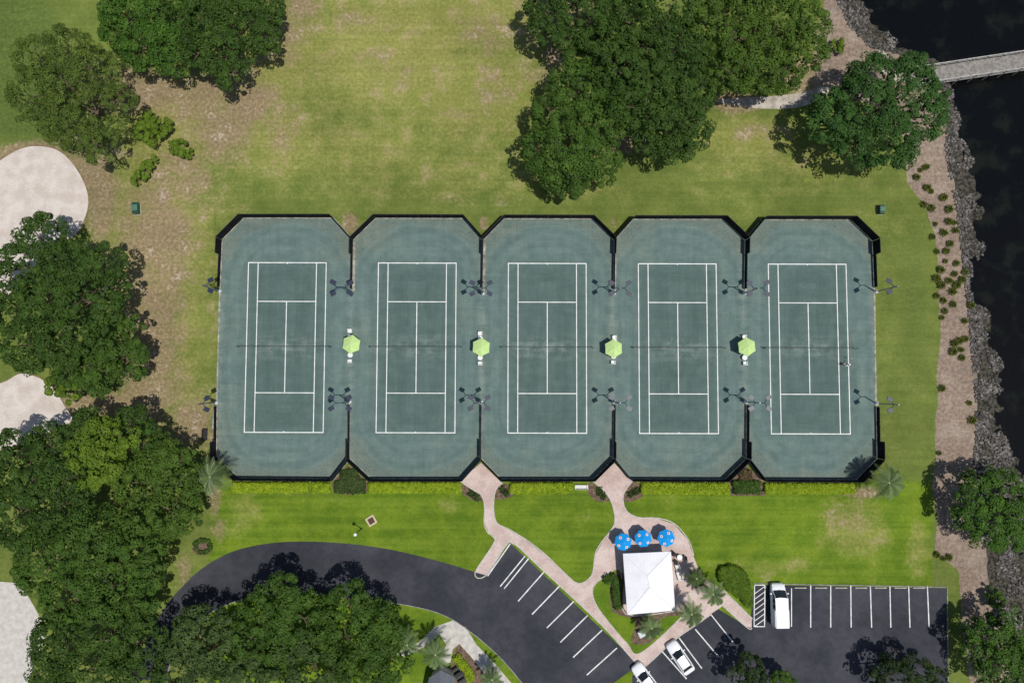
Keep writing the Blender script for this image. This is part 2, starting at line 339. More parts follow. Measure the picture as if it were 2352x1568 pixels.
# ---------------- road and parking
road=[(300,1560),(340,1470),(378,1395),(425,1340),(475,1297),(540,1264),(620,1247),(700,1243),(800,1248),(900,1262),(1000,1286),(1092,1313)]
roadw=catmull(road,False,6)
inner=catmull([(1200,1568),(1150,1510),(1090,1457),(1020,1412),(930,1388),(800,1372),(680,1362),(560,1375),(470,1415),(410,1480),(380,1560)],False,5)
poly('driveway',roadw+[(1118,1318),(1172,1247),(1468,1525),(1385,1585),(1385,1700),(1300,1700)]+inner,.008,ASPH,smooth=False)
poly('parking_lot',[(1481,1531),(1548,1463),(1640,1392),(1722,1441),(1731,1342),(2173,1350),(2176,1568),(2180,1700),(1452,1700),(1452,1552)],.008,ASPH,smooth=False)
bm=NB(); Z=.013
for a,b in [((1120,1322),(1172,1248)),((1149,1346),(1206,1276)),((1158,1351),(1214,1282)),((1190,1380),(1250,1312)),((1222,1410),(1285,1345)),((1256,1441),(1318,1380)),((1287,1474),(1350,1412)),((1316,1509),(1383,1446)),((1348,1549),(1417,1487)),
            ((1520,1494),(1577,1558)),((1560,1464),(1612,1534)),((1597,1444),(1647,1503)),((1627,1403),(1683,1473))]: line(bm,P(*a),P(*b),.15,Z)
for xt,xb in ((1862,1862),(1908,1908),(1954,1955),(1999,2002),(2044,2046),(2087,2090),(2130,2134)): line(bm,P(xt,1344),P(xb,1440),.14,Z)
for x in (1733,1757): line(bm,P(x,1344),P(x-1,1438),.13,Z)
line(bm,P(1733,1343),P(1757,1343),.12,Z+.0005); line(bm,P(1733,1438),P(1757,1438),.12,Z+.0005)
for i in range(7): line(bm,P(1734,1362+i*12.5),P(1756,1346+i*12.5),.10,Z+.0003)
line(bm,P(1818,1350),P(1818,1438),.12,Z)
obj('parking_lines',bm,PLINE,kind='structure')
# ---------------- paved walks
poly('paved_plaza',[(1105,1062),(1152,1108),(1138,1124),(1133,1150),(1134,1180),(1142,1203),(1165,1214),(1205,1238),(1250,1272),(1300,1320),(1322,1338),(1343,1336),(1362,1316),(1368,1272),(1384,1243),(1404,1218),(1413,1198),(1411,1172),(1398,1138),(1364,1104),
  (1411,1063),(1452,1104),(1434,1128),(1430,1150),(1440,1176),(1468,1189),(1510,1190),(1548,1203),(1580,1240),(1592,1275),(1602,1300),(1620,1330),(1655,1350),(1694,1388),(1727,1420),(1726,1441),(1715,1438),(1660,1390),(1634,1408),(1600,1432),(1546,1470),(1480,1530),(1466,1527),
  (1400,1453),(1330,1385),(1240,1303),(1186,1252),(1168,1244),(1116,1320),(1091,1313),(1138,1240),(1122,1222),(1113,1200),(1114,1160),(1106,1135),(1085,1122),(1057,1103)],.04,PAV,.05,smooth=False)
poly('lawn_island',[(1362,1350),(1385,1326),(1425,1310),(1436,1408),(1560,1402),(1562,1418),(1470,1499),(1440,1476),(1400,1430),(1368,1385)],.055,LAWN,.02)
poly('mulch_bed',[(1404,1325),(1432,1318),(1440,1406),(1552,1400),(1560,1412),(1520,1420),(1500,1470),(1450,1475),(1460,1425),(1425,1412),(1404,1396)],.06,MULCH)
bm=NB()
for pts in ([(1154,1108),(1139,1124),(1134,1150),(1135,1180),(1143,1202),(1166,1213),(1206,1237),(1251,1271),(1301,1319),(1323,1337),(1343,1335),(1361,1315),(1367,1271),(1383,1242),(1403,1217),(1412,1198),(1410,1172),(1397,1138),(1363,1105)],
  [(1453,1104),(1435,1128),(1431,1150),(1441,1175),(1469,1188),(1510,1189),(1549,1202),(1581,1239),(1593,1275)],
  [(1056,1104),(1085,1123),(1105,1136),(1113,1160),(1112,1200),(1121,1223),(1137,1241),(1091,1314),(1116,1321),(1168,1244),(1187,1252),(1240,1302),(1330,1385),(1400,1453),(1467,1528),(1480,1531),(1546,1471),(1600,1433),(1634,1409)],
  [(1660,1390),(1716,1440),(1727,1441)],[(1660,1352),(1696,1388),(1728,1420)]):
    ribbon(bm,[P(*q) for q in catmull(pts,False,4)],.14,0,.06)
ribbon(bm,[P(*q) for q in catmull([(1362,1350),(1385,1326),(1425,1310),(1436,1408),(1560,1402),(1562,1418),(1470,1499),(1440,1476),(1400,1430),(1368,1385)],True,5)],.12,.03,.075,True)
obj('kerb',bm,CONC,kind='structure')
bm=NB(); ribbon(bm,[P(2175,1350),P(2178,1700)],.12,0,.1); ribbon(bm,[P(1731,1339),P(2175,1347)],.10,0,.1); ribbon(bm,[P(*q) for q in inner],.10,0,.08)
obj('lot_kerb',bm,LOTK,kind='structure')
WC=mat('walk_concrete',(.50,.47,.42),.9,.15,1.5); TW=mat('sandy_walk',(.40,.355,.295),.95,.3,.9,.1)
poly('concrete_walk',[(1640,232),(1700,225),(1760,222),(1830,215),(1885,200),(1905,203),(1890,225),(1830,248),(1760,250),(1700,245)],.012,TW)
poly('concrete_walk',[(2020,110),(2050,135),(2110,150),(2150,160),(2160,195),(2110,190),(2050,185),(2025,160)],.012,TW)
poly('concrete_walk',[(905,1500),(960,1475),(1000,1438),(1040,1424),(1070,1440),(1095,1480),(1130,1515),(1185,1580),(1175,1640),(1120,1600),(1125,1560),(1080,1505),(1055,1478),(1040,1490),(1035,1520),(1000,1530),(1025,1480),(1010,1455),(975,1485),(930,1506)],.014,WC,smooth=False)
for pts in ([(1045,1490),(1060,1480),(1090,1515),(1130,1555),(1140,1620),(1040,1600),(1035,1540)],[(1060,1106),(1085,1124),(1103,1137),(1112,1150),(1090,1150),(1065,1135),(1052,1115)],[(1152,1109),(1170,1115),(1180,1135),(1160,1145),(1138,1145),(1140,1125)],
  [(1362,1108),(1395,1138),(1402,1150),(1370,1150),(1350,1130),(1352,1110)],[(1453,1106),(1475,1115),(1480,1135),(1455,1150),(1432,1150),(1436,1128)],[(441,1255),(450,1238),(470,1234),(487,1246),(486,1265),(465,1275),(447,1270)]):
    poly('mulch_bed',pts,.010,MULCH)
poly('mulch_bed',[(762,1108),(800,1068),(846,1108),(842,1130),(803,1136),(765,1130)],.010,MULCH,smooth=False)
poly('mulch_bed',[(1672,1110),(1712,1068),(1760,1110),(1757,1138),(1680,1138)],.010,MULCH,smooth=False)
# ---------------- courts
divN=[811,1110,1411,1711]; divS=[803,1105,1410,1714]
BC=[((560,500),(765,500)),((863,500.5),(1066,501)),((1158,501.5),(1361,502)),((1454,503),(1660,503)),((1750,504),(1952,504))]
FG=[((549,1098),(767,1100)),((853,1100),(1063,1100)),((1151,1100),(1363,1100)),((1448,1100),(1664,1101)),((1751,1101),(1966,1102))]
tops=[(510,550)]+[(x,551) for x in divN]+[(2003,553)]; bots=[(497,1048)]+[(x,1053) for x in divS]+[(2014,1053)]
C1=P(656,796.5); C5=P(1858,800); ANG=math.atan2(C5[1]-C1[1],C5[0]-C1[0]); SP=math.hypot(C5[0]-C1[0],C5[1]-C1[1])/4
out=[]
for k in range(5): out+= [tops[k],BC[k][0],BC[k][1]]
out+=[tops[5],(2008,668),(2012,928),bots[5]]
for k in range(4,-1,-1): out+=[FG[k][1],FG[k][0],bots[k]]
out+=[(498,925),(505,670)]
poly('court_surface',out,.020,mat_court(C1[0],C1[1],ANG),.02,smooth=False)
ca,sa=math.cos(ANG),math.sin(ANG)
def CL(k,x,y):
    x=x+SP*k; return (C1[0]+x*ca-y*sa, C1[1]+x*sa+y*ca)
for k in range(5):
    bm=NB(); z=.026; w=.115; hl=11.885
    for x in (-5.485,-4.115,4.115,5.485): line(bm,CL(k,x,-hl),CL(k,x,hl),w,z)
    for y in (-hl,hl): line(bm,CL(k,-5.54,y),CL(k,5.54,y),w*1.1,z+.001); line(bm,CL(k,0,y),CL(k,0,y*.985),w,z+.002)
    for y in (-6.4,6.4): line(bm,CL(k,-4.115,y),CL(k,4.115,y),w,z+.001)
    line(bm,CL(k,0,-6.4),CL(k,0,6.4),w,z)
    obj('court_lines',bm,LINE,kind='structure')
ORD=['leftmost','second','middle','fourth','rightmost']
MESH=mat('net_cord',(.06,.068,.066),.9,.3,3)
for k in range(5):
    c=CL(k,0,0); t=thing('tennis_net','tennis net strung across the %s court%s'%(ORD[k],' from the left' if k in(1,3) else ' of the five'),'tennis net',(c[0],c[1],.02)); t.rotation_euler[2]=ANG; BASE[t.name]=Vector((0,0,0))
    for s in (-1,1): obj('net_post',tube(NB(),(s*6.4,0,0),(s*6.4,0,1.12),.06,seg=10),BLACK,t)
    bm=NB(); n=90; h=lambda x:.93+.13*(abs(x)/6.4)**1.2
    for i in range(n+1):
        x=-6.35+12.7*i/n; box(bm,(x,0,h(x)/2),(.005,.005,h(x)))
    for j in range(9):
        z=.08+j*.1; box(bm,(0,.002,z),(12.7,.004,.005))
    obj('netting',bm,MESH,t)
    bm=NB()
    for s in (-1,1):
        for i in range(8):
            xa=s*6.38*i/8; xb=s*6.38*(i+1)/8; tube(bm,(xa,0,h(xa)),(xb,0,h(xb)),.022,seg=6)
    obj('tape_band',bm,mat('net_tape',(.15,.165,.16),.8,.35,1.2),t)
    obj('centre_strap',box(NB(),(0,.012,.46),(.05,.02,.93)),WHITE,t)
# ---------------- fences
def fence(label,runs,group=None):
    b=P(*runs[0][0][0]); t=thing('court_fence',label,'fence',(b[0],b[1],0.02),group)
    for pts,h in runs:
        w=[P(*q) for q in pts]
        for i in range(len(w)-1):
            a=Vector(w[i]);c=Vector(w[i+1]); L=(c-a).length; d=(c-a)/L; an=math.atan2(d.y,d.x); mid=(a+c)/2
            obj('windscreen',box(NB(),(mid.x,mid.y,.12+(h-.2)/2),(L-.08,.03,h-.2),an),SCREEN,t)
            n=max(1,round(L/3.0))
            for j in range(n+(1 if i==len(w)-2 else 0)):
                q=a+d*L*j/n; obj('post',tube(NB(),(q.x,q.y,.02),(q.x,q.y,h+.06),.045,seg=6),BLACK,t)
            bm=NB(); tube(bm,(a.x,a.y,h),(c.x,c.y,h),.035,seg=6); obj('top_rail',bm,BLACK,t)
    return t
nth=lambda k: ORD[k]+(' court from the left' if k in (1,3) else ' court')
HF=2.1
for k in range(5):
    fence('black screened fence around the north end of the '+nth(k),[([tops[k],BC[k][0],BC[k][1],tops[k+1]],HF)],'court end fences')
    fence('black screened fence around the south end of the '+nth(k),[([bots[k],FG[k][0],FG[k][1],bots[k+1]],HF)],'court end fences')
BT=['between the two leftmost courts','between the second and middle courts','between the middle and fourth courts','between the two rightmost courts']
for k in range(6):
    if k==0: nn='on the west side of the leftmost court'
    elif k==5: nn='on the east side of the rightmost court'
    else: nn=BT[k-1]
    T0=tops[k]; B0=bots[k]; tn={0:(505,660),5:(2007,660)}.get(k,((divN[k-1]-2) if 0<k<5 else 0,664)); bs={0:(498,932),5:(2012,934)}.get(k,((divS[k-1]+1) if 0<k<5 else 0,930))
    m1=(T0[0]+(tn[0]-T0[0])*.35,586); m2=(B0[0]+(bs[0]-B0[0])*.3,1012); hl=.95 if k in (0,5) else 1.15
    fence('black side fence stepping down '+nn+', north half',[([(T0[0],T0[1]+2),m1],HF),([(m1[0],m1[1]+1),tn],hl)],'court side fences')
    fence('black side fence stepping down '+nn+', south half',[([(B0[0],B0[1]-2),m2],HF),([(m2[0],m2[1]-1),bs],hl)],'court side fences')
bm=NB()
ribbon(bm,[P(*q) for q in out],.22,0,.05,True)
for k in range(1,5):
    ribbon(bm,[P(divN[k-1]+3,556),P(divN[k-1]+1,668)],.32,.0,.055); ribbon(bm,[P(divS[k-1]-2,1048),P(divS[k-1]-1,922)],.32,.0,.055)
obj('court_kerb',bm,mat('stained_concrete',(.31,.29,.24),.95,.45,1.2),kind='structure')
# ---------------- floodlight poles
def lamp_head(parent,c,rz):
    r=Matrix.Rotation(rz,3,'Z')
    bm=NB(); box(bm,(0,0,0),(.74,.56,.16),0,.03)
    bmesh.ops.rotate(bm,cent=(0,0,0),matrix=r,verts=bm.verts); bmesh.ops.translate(bm,vec=c,verts=bm.verts); o=obj('floodlight',bm,SLATE,parent)
    bm=NB(); box(bm,(0,0,-.087),(.56,.42,.02)); bmesh.ops.rotate(bm,cent=(0,0,0),matrix=r,verts=bm.verts); bmesh.ops.translate(bm,vec=c,verts=bm.verts); obj('lens',bm,CLOUDY,o)
def floodpole(px,py,sides,label,H=5.6):
    x,y=P(px,py); t=thing('floodlight_pole',label,'floodlight',(x,y,.02),'floodlight poles beside the courts')
    obj('pole',tube(NB(),(x,y,.02),(x,y,H+.05),.10,.07,10),STEEL,t)
    obj('base_collar',tube(NB(),(x,y,.02),(x,y,.42),.26,.2,12),WHITE,t)
    for s in sides:
        bm=NB(); e=Vector((x+s*.62,y,H)); tube(bm,(x,y,H),e,.06,seg=6)
        tube(bm,e,(x+s*1.1,y+.68,H),.05,seg=6); tube(bm,e,(x+s*1.1,y-.68,H),.05,seg=6); obj('cross_arm',bm,SLATE,t)
        for q in (-1,1): lamp_head(t,(x+s*1.15,y+q*.72,H),s*q*math.radians(28))
RX=[(505,668),(808,674),(1109,674),(1410,674),(1709,674),(2011,670)]; RY=[(497,924),(804,922),(1105,922),(1410,922),(1712,922),(2012,926)]
for nm,R in (('north',RX),('south',RY)):
    for k,(px,py) in enumerate(R):
        w={0:'left of the leftmost court',5:'right of the rightmost court'}.get(k) or BT[k-1]
        floodpole(px,py,{0:(1,),5:(-1,)}.get(k,(-1,1)),'tall %s headed floodlight pole %s, in the %s row'%('twin' if k in(0,5) else 'four',w,nm))
# ---------------- parasols
def parasol(name,px,py,z,r,n,m,label,group,rot=0,badge=False):
    x,y=P(px,py,z); t=thing(name,label,'parasol',(x,y,.02),group)
    bm=NB(); ap=bm.verts.new((x,y,z+.32)); ring=[];mid=[];lip=[]
    for i in range(n):
        for q in (0,.5):
            a=rot+2*PI*(i+q)/n; rr=r*(1 if q==0 else math.cos(PI/n)*.97)
            ring.append(bm.verts.new((x+rr*math.cos(a),y+rr*math.sin(a),z-.28+(.0 if q==0 else .03))))
            mid.append(bm.verts.new((x+rr*.5*math.cos(a),y+rr*.5*math.sin(a),z+.07-(0 if q==0 else .03))))
            lip.append(bm.verts.new((x+rr*1.0*math.cos(a),y+rr*1.0*math.sin(a),z-.42)))
    k=2*n
    for i in range(k):
        j=(i+1)%k; bm.faces.new((ap,mid[i],mid[j])); bm.faces.new((mid[i],ring[i],ring[j],mid[j])); bm.faces.new((ring[i],lip[i],lip[j],ring[j]))
    cn=obj('canopy',bm,m,t)
    obj('pole',tube(NB(),(x,y,.02),(x,y,z+.4),.025,seg=8),mat('pole_metal',(.5,.5,.48),.4,.05),t)
    obj('base',tube(NB(),(x,y,.02),(x,y,.12),.3,.26,16),BLACK,t)
    bm=NB()
    for i in range(n):
        a=rot+2*PI*i/n; tube(bm,(x,y,z+.29),(x+r*.98*math.cos(a),y+r*.98*math.sin(a),z-.30),.012,seg=5)
    obj('ribs',bm,mat('rib_metal',(.4,.42,.4),.5,.05),t); obj('finial',tube(NB(),(x,y,z+.33),(x,y,z+.45),.05,.02,8),WHITE,t)
    if badge:
        for i in range(0,n,2):
            a=rot+2*PI*(i+.5)/n; c=Vector((x+r*.62*math.cos(a),y+r*.62*math.sin(a),0)); c.z=z-.005
            nrm=Vector((math.cos(a)*.48,math.sin(a)*.48,1)).normalized()
            for rad,mm,of,nm in ((.20,WHITE,.02,'printed_badge'),(.10,RED,.032,'badge_centre')):
                obj(nm,tube(NB(),c+nrm*of,c+nrm*(of+.008),rad,rad,14),mm,cn)
    return t
GU=[(806,790),(1105,797),(1410,800),(1717,796)]
for k,(a,b) in enumerate(GU): parasol('lime_parasol',a,b,2.3,1.32,6,LIME,'lime green six sided parasol '+BT[k],'lime green parasols between the courts',rot=PI/2 - .12+.07*k)
PL=mat('white_plastic',(.74,.75,.72),.5,.04)
def chair_proto():
    t=thing('patio_chair','',"chair")
    obj('seat',box(NB(),(0,0,.42),(.5,.5,.05),0,.015),PL,t)
    bm=NB()
    for i in range(5): box(bm,(-.2+i*.1,.25,.66),(.075,.03,.42))
    box(bm,(0,.25,.88),(.52,.05,.07)); obj('backrest',bm,PL,t)
    for sx in (-1,1):
        bm=NB(); box(bm,(sx*.27,.02,.64),(.06,.5,.035)); box(bm,(sx*.27,-.2,.53),(.04,.04,.2)); obj('armrest',bm,PL,t)
        for sy in (-1,1): obj('leg',tube(NB(),(sx*.22,sy*.22,.4),(sx*.26,sy*.26,0),.025,.02,6),PL,t)
    return t
def table_proto(m=PL,r=.36):
    t=thing('side_table','',"table"); obj('tabletop',tube(NB(),(0,0,.5),(0,0,.54),r,r,20),m,t)
    obj('pedestal',tube(NB(),(0,0,.03),(0,0,.5),.04,.04,8),m,t); obj('foot',tube(NB(),(0,0,0),(0,0,.03),.2,.18,16),m,t); return t
chp=chair_proto(); tbp=table_proto(); used=[0,0]
def put(proto,i,px,py,rz,label,group,z=.02):
    x,y=P(px,py,.4)
    if not used[i]: used[i]=1; proto.location=(x,y,z); proto.rotation_euler[2]=rz; proto['label']=label; proto['group']=group; return proto
    return copy_tree(proto,loc=(x,y,z),rz=rz,label=label,group=group)
CH=[((804,760),(804,774),(805,815),(804,829)),((1103,766),(1103,777),(1103,821),(1103,834)),((1411,775),(1411,784),(1409,818),(1408,832)),((1709,774),(1710,783),(1710,821),(1711,834))]
for k,(a,b,c,d) in enumerate(CH):
    put(chp,0,*a,0,'white plastic chair north of the lime parasol '+BT[k],'white chairs by the lime parasols'); put(tbp,1,*b,0,'round white side table north of the lime parasol '+BT[k],'round white tables by the lime parasols')
    put(tbp,1,*c,0,'round white side table south of the lime parasol '+BT[k],'round white tables by the lime parasols'); put(chp,0,*d,PI,'white plastic chair south of the lime parasol '+BT[k],'white chairs by the lime parasols')
BLB=['leftmost of three','middle one of three','rightmost of three']
for k,(a,b) in enumerate(((1432,1245),(1478,1237),(1531,1236))): parasol('blue_parasol',a,b,2.3,1.2,8,BLUE,'bright blue parasol with round badges, %s beside the white roofed pavilion'%BLB[k],'blue parasols on the terrace',rot=.2+.3*k,badge=True)
# ---------------- person by the right sideline
def skinned(name,V,E,R,m,parent,sub=1):
    me=bpy.data.meshes.new(name); me.from_pydata([Vector(v) for v in V],E,[]); o=link(name,me,m,parent)
    md=o.modifiers.new('skin','SKIN'); md.use_smooth_shade=True
    if not me.skin_vertices: print('NO SKIN LAYER'); return o
    for i,r in enumerate(R):
        d=me.skin_vertices[0].data[i]; d.radius=(r,r) if not isinstance(r,tuple) else r; d.use_root=(i==0)
    s=o.modifiers.new('sub','SUBSURF'); s.levels=sub; s.render_levels=sub; return o
def person(px,py,rz,label):
    t=thing('person',label,'person'); V=[(0,0,.95),(0,0,1.14),(0,0,1.34),(0,-.01,1.49),(0,.015,1.57),(0,.02,1.65),(0,.0,1.72)]; R=[(.15,.11),(.13,.10),(.16,.11),.055,.075,.092,.07]; E=[(i,i+1) for i in range(6)]
    def ch(root,pts):
        p=root
        for v,r in pts: V.append(v); R.append(r); E.append((p,len(V)-1)); p=len(V)-1
        return p
    for s in (-1,1):
        ch(0,[((s*.10,0,.86),.088),((s*.13,.04,.50),.056),((s*.15,-.01,.09),.040),((s*.17,.15,.045),.036)])
        w=ch(2,[((s*.19,0,1.42),.056),((s*.36,.06,1.22),.042),((s*.50,.22,1.12),.028),((s*.545,.285,1.10),.030)])
        for q in range(4):
            a=(q-1.5)*.022; ch(w,[((s*(.575+a*.6),.325-a*.6,1.09),.0095),((s*(.595+a*.7),.36+.012*(1-abs(q-1.5)),1.07),.0085),((s*(.60+a*.7),.375,1.045),.0075)])
        ch(w,[((s*.515,.31,1.09),.010),((s*.52,.34,1.075),.009)])
    skinned('body',V,E,R,mat('skin',(.45,.28,.20),.6,.05),t,2)
    skinned('shirt',[(0,0,1.0),(0,0,1.2),(0,0,1.38),(0,0,1.46),(.19,0,1.43),(.31,.04,1.29),(-.19,0,1.43),(-.31,.04,1.29)],[(0,1),(1,2),(2,3),(2,4),(4,5),(2,6),(6,7)],[(.18,.14),(.165,.13),(.19,.14),.08,.075,.065,.075,.065],mat('white_cotton',(.75,.75,.74),.9,.05),t,1)
    skinned('shorts',[(0,0,.97),(.1,0,.86),(.125,.03,.60),(-.1,0,.86),(-.125,.03,.60)],[(0,1),(1,2),(0,3),(3,4)],[(.18,.14),.115,.09,.115,.09],mat('pale_shorts',(.55,.56,.60),.9,.05),t,1)
    for s in (-1,1): obj('shoe',box(NB(),(s*.165,.07,.045),(.10,.28,.09),-s*.1,.03),WHITE,t)
    bm=NB(); bmesh.ops.create_uvsphere(bm,u_segments=16,v_segments=8,radius=.115,matrix=Matrix.Translation((0,.01,1.70))@Matrix.Diagonal((1,1.1,.75,1))); box(bm,(0,.15,1.70),(.15,.12,.012),0,.004); obj('cap',bm,WHITE,t,True)
    obj('hair',box(NB(),(0,-.06,1.62),(.14,.07,.12),0,.03),mat('brown_hair',(.05,.03,.02),.8,.1),t)
    obj('nose',tube(NB(),(0,.095,1.65),(0,.135,1.63),.016,.012,6),MC['skin'],t)
    x,y=P(px,py,.9); t.location=(x,y,.02); t.rotation_euler[2]=rz
    r=thing('tennis_racket','tennis racket held by the person at the right sideline','racket')
    obj('handle',tube(NB(),(0,0,0),(0,.32,0),.016,.014,8),BLACK,r); bm=NB()
    pr=[(.125*math.cos(a),.47+.16*math.sin(a),0) for a in [2*PI*i/20 for i in range(20)]]
    for i in range(20): tube(bm,pr[i],pr[(i+1)%20],.012,seg=5)
    hp=obj('hoop',bm,BLACK,r); bm=NB()
    for i in range(-4,5):
        q=i*.025; l=math.sqrt(max(0,1-(q/.125)**2)); tube(bm,(q,.47-.155*l,0),(q,.47+.155*l,0),.0025,seg=4); q2=i*.034; l2=math.sqrt(max(0,1-(q2/.16)**2)); tube(bm,(-.12*l2,.47+q2,0),(.12*l2,.47+q2,0),.0025,seg=4)
    obj('strings',bm,WHITE,hp)
    h=Matrix.Rotation(rz,3,'Z')@Vector((.575,.30,1.08)); r.location=(x+h.x,y+h.y,h.z+.02); r.rotation_euler=(0.1,0,rz-.5)
person(1945,838,.25,'person in white shirt and cap standing on the right sideline of the rightmost court')
# ---------------- pavilion
E=2.75; rc=[P3(1431,1271,E),P3(1541,1266,E),P3(1551,1401,E),P3(1441,1411,E)]; ap1=P3(1487,1322,3.75); ap2=P3(1492,1348,3.75)
ctr=sum(rc,Vector())/4; ctr.z=.05; pv=thing('pavilion','small square tennis pavilion with a white hipped metal roof','building',ctr)
ROOFM=NT('white_metal_roof',.5,.3); nn=ROOFM.noise(.8,4,.6); ROOFM.col(ROOFM.scale((.83,.82,.84),ROOFM.ramp(nn,.3,.7,.95,1.04)))
bm=NB(); v=[bm.verts.new(q) for q in rc]; a,b=bm.verts.new(ap1),bm.verts.new(ap2); lo=[bm.verts.new(q-Vector((0,0,.2))) for q in rc]
bm.faces.new((v[0],v[1],a)); bm.faces.new((v[1],v[2],b,a)); bm.faces.new((v[2],v[3],b)); bm.faces.new((v[3],v[0],a,b))
for i in range(4): bm.faces.new((v[i],lo[i],lo[(i+1)%4],v[(i+1)%4]))
bm.faces.new(lo); rf=obj('roof',bm,ROOFM.m,pv)
bm=NB()
for q,w in ((rc[0],ap1),(rc[1],ap1),(rc[2],ap2),(rc[3],ap2),(ap1,ap2)): tube(bm,q,w,.04,seg=6)
obj('ridge_cap',bm,mat('ridge_metal',(.72,.71,.75),.5,.03),rf)
bm=NB()
def seams(e0,e1,t0,t1,n):
    for i in range(1,n):
        f=i/n; p=e0.lerp(e1,f); dirn=(t0+t1)/2-(e0+e1)/2
        m_=min(f,1-f)*2*1.0 if (t0-t1).length<.1 else min(1,min(f,1-f)/.40)
        q=p+dirn*m_*.98; tube(bm,p+Vector((0,0,.008)),q+Vector((0,0,.008)),.012,seg=4)
seams(rc[0],rc[1],ap1,ap1,14); seams(rc[2],rc[3],ap2,ap2,14); seams(rc[1],rc[2],ap1,ap2,18); seams(rc[3],rc[0],ap2,ap1,18)
obj('standing_seams',bm,ROOFM.m,rf)
ws=[ctr.lerp(Vector((q.x,q.y,.05)),.84) for q in rc]
bm=NB(); lo=[bm.verts.new((q.x,q.y,.05)) for q in ws]; hi=[bm.verts.new((q.x,q.y,2.54)) for q in ws]
for i in range(4): bm.faces.new((lo[i],lo[(i+1)%4],hi[(i+1)%4],hi[i]))
obj('walls',bm,mat('cream_stucco',(.55,.50,.42),.9,.1,2),pv)
for i in range(4):
    a,b=ws[i],ws[(i+1)%4]; d=(b-a).normalized(); n=Vector((d.y,-d.x,0))
    if n.dot((a+b)/2-ctr)<0: n=-n
    an=math.atan2(d.y,d.x)
    for f in (.22,.78):
        c=a.lerp(b,f)+n*.03; w=obj('window',box(NB(),(c.x,c.y,1.5),(1.1,.06,1.0),an),WHITE,pv); c=c+n*.04; obj('pane',box(NB(),(c.x,c.y,1.5),(.95,.02,.85),an),GLASS,w)
    if i in(0,1): c=a.lerp(b,.5)+n*.03; w=obj('door',box(NB(),(c.x,c.y,1.1),(1.0,.06,2.1),an),mat('door_blue',(.06,.12,.2),.5),pv); c=c+n*.05+d*.38; obj('handle',box(NB(),(c.x,c.y,1.05),(.04,.05,.14),an),STEEL,w)
DK=mat('dark_wicker',(.03,.028,.028),.8,.3,8)
def dark_chair(px,py,rz,label):
    x,y=P(px,py,.45); t=thing('terrace_chair',label,'chair',(0,0,0),'dark chairs on the terrace')
    obj('seat',box(NB(),(0,0,.42),(.52,.5,.07),0,.02),DK,t); obj('backrest',box(NB(),(0,.25,.66),(.52,.06,.45),0,.02),DK,t)
    for sx in (-1,1):
        obj('armrest',box(NB(),(sx*.28,0,.62),(.06,.5,.04)),DK,t)
        for sy in (-1,1): obj('leg',tube(NB(),(sx*.22,sy*.2,.4),(sx*.24,sy*.23,0),.02,.02,6),DK,t)
    t.location=(x,y,.045); t.rotation_euler[2]=rz
dark_chair(1548,1272,.9,'dark chair at the upper left of the small terrace table'); dark_chair(1572,1281,-1.4,'dark chair right of the small terrace table'); dark_chair(1553,1290,2.6,'dark chair below the small terrace table')
x,y=P(1561,1279,.5); t=copy_tree(tbp,loc=(x,y,.045),label='round white table among dark chairs beside the pavilion'); del t['group']
def bench(px,py,rz,label,cat='bench',m=PL,L=1.5,z=.045,group=None):
    x,y=P(px,py,.45); t=thing('garden_bench',label,cat,(0,0,0),group)
    bm=NB()
    for i in range(4): box(bm,(0,-.2+i*.13,.44),(L,.11,.035))
    obj('seat',bm,m,t); bm=NB()
    for i in range(3): box(bm,(0,.27,.58+i*.13),(L,.03,.1))
    obj('backrest',bm,m,t)
    for s in (-1,1):
        bm=NB(); box(bm,(s*(L/2-.12),-.18,.21),(.06,.06,.42)); box(bm,(s*(L/2-.12),.25,.44),(.06,.06,.86)); box(bm,(s*(L/2-.12),.03,.62),(.06,.5,.04)); obj('side_frame',bm,m,t)
    t.location=(x,y,z); t.rotation_euler[2]=rz
bench(1556,1302,-1.25,'upper white bench against the east side of the pavilion',L=.9,group='white benches by the pavilion'); bench(1560,1322,-1.3,'lower white bench against the east side of the pavilion',L=1.3,group='white benches by the pavilion')
bench(1335,1118,PI,'white bench in a gap of the hedge south of the middle court',L=1.9,z=.01)
bench(471,998,PI/2,'dark bench west of the leftmost court near its south end',m=DK,L=1.6,z=.01)
x,y=P(492,957,.3); t=thing('rolled_cover','long pale blue rolled cover lying along the west fence of the leftmost court','rolled cover',(x,y,.02))
bm=NB(); tube(bm,(x-.05,y-1.6,.3),(x+.05,y+1.6,.3),.17,.17,12); obj('roll',bm,mat('pale_blue_vinyl',(.5,.62,.70),.5,.15,2),t,True)
for s in (-1,0,1): obj('strap',tube(NB(),(x,y+s*1.1-.04,.3),(x,y+s*1.1+.04,.3),.185,.185,12),mat('blue_strap',(.03,.12,.35),.6),t)
for px,py,sx,sy,rz,lb in ((309,477,.82,1.6,.08,'dark green utility cabinet with pale lid stripes on dry grass near the sand bunker'),(2027,480,.68,1.25,0,'dark green utility cabinet on the lawn northeast of the courts')):
    x,y=P(px,py,.8); t=thing('utility_cabinet',lb,'utility cabinet',(0,0,0),'green utility cabinets')
    obj('housing',box(NB(),(0,0,.45),(sx,sy,.8),0,.03),GREENM,t); obj('lid',box(NB(),(0,0,.89),(sx*1.06,sy*.5,.07),0,.02),mat('green_lid',(.08,.17,.12),.5,.1),t); obj('plinth',box(NB(),(0,0,.03),(sx*1.1,sy*1.06,.06)),CONC,t)
    for q in (-1,1): obj('vent',box(NB(),(0,q*sy*.38,.87),(sx*.8,sy*.08,.03)),BLACK,t)
    t.location=(x,y,.0); t.rotation_euler[2]=rz
x,y=P(853,1195); t=thing('drain_inlet','square concrete drain inlet with rusty grate in the south lawn','drain',(0,0,0))
bm=NB()
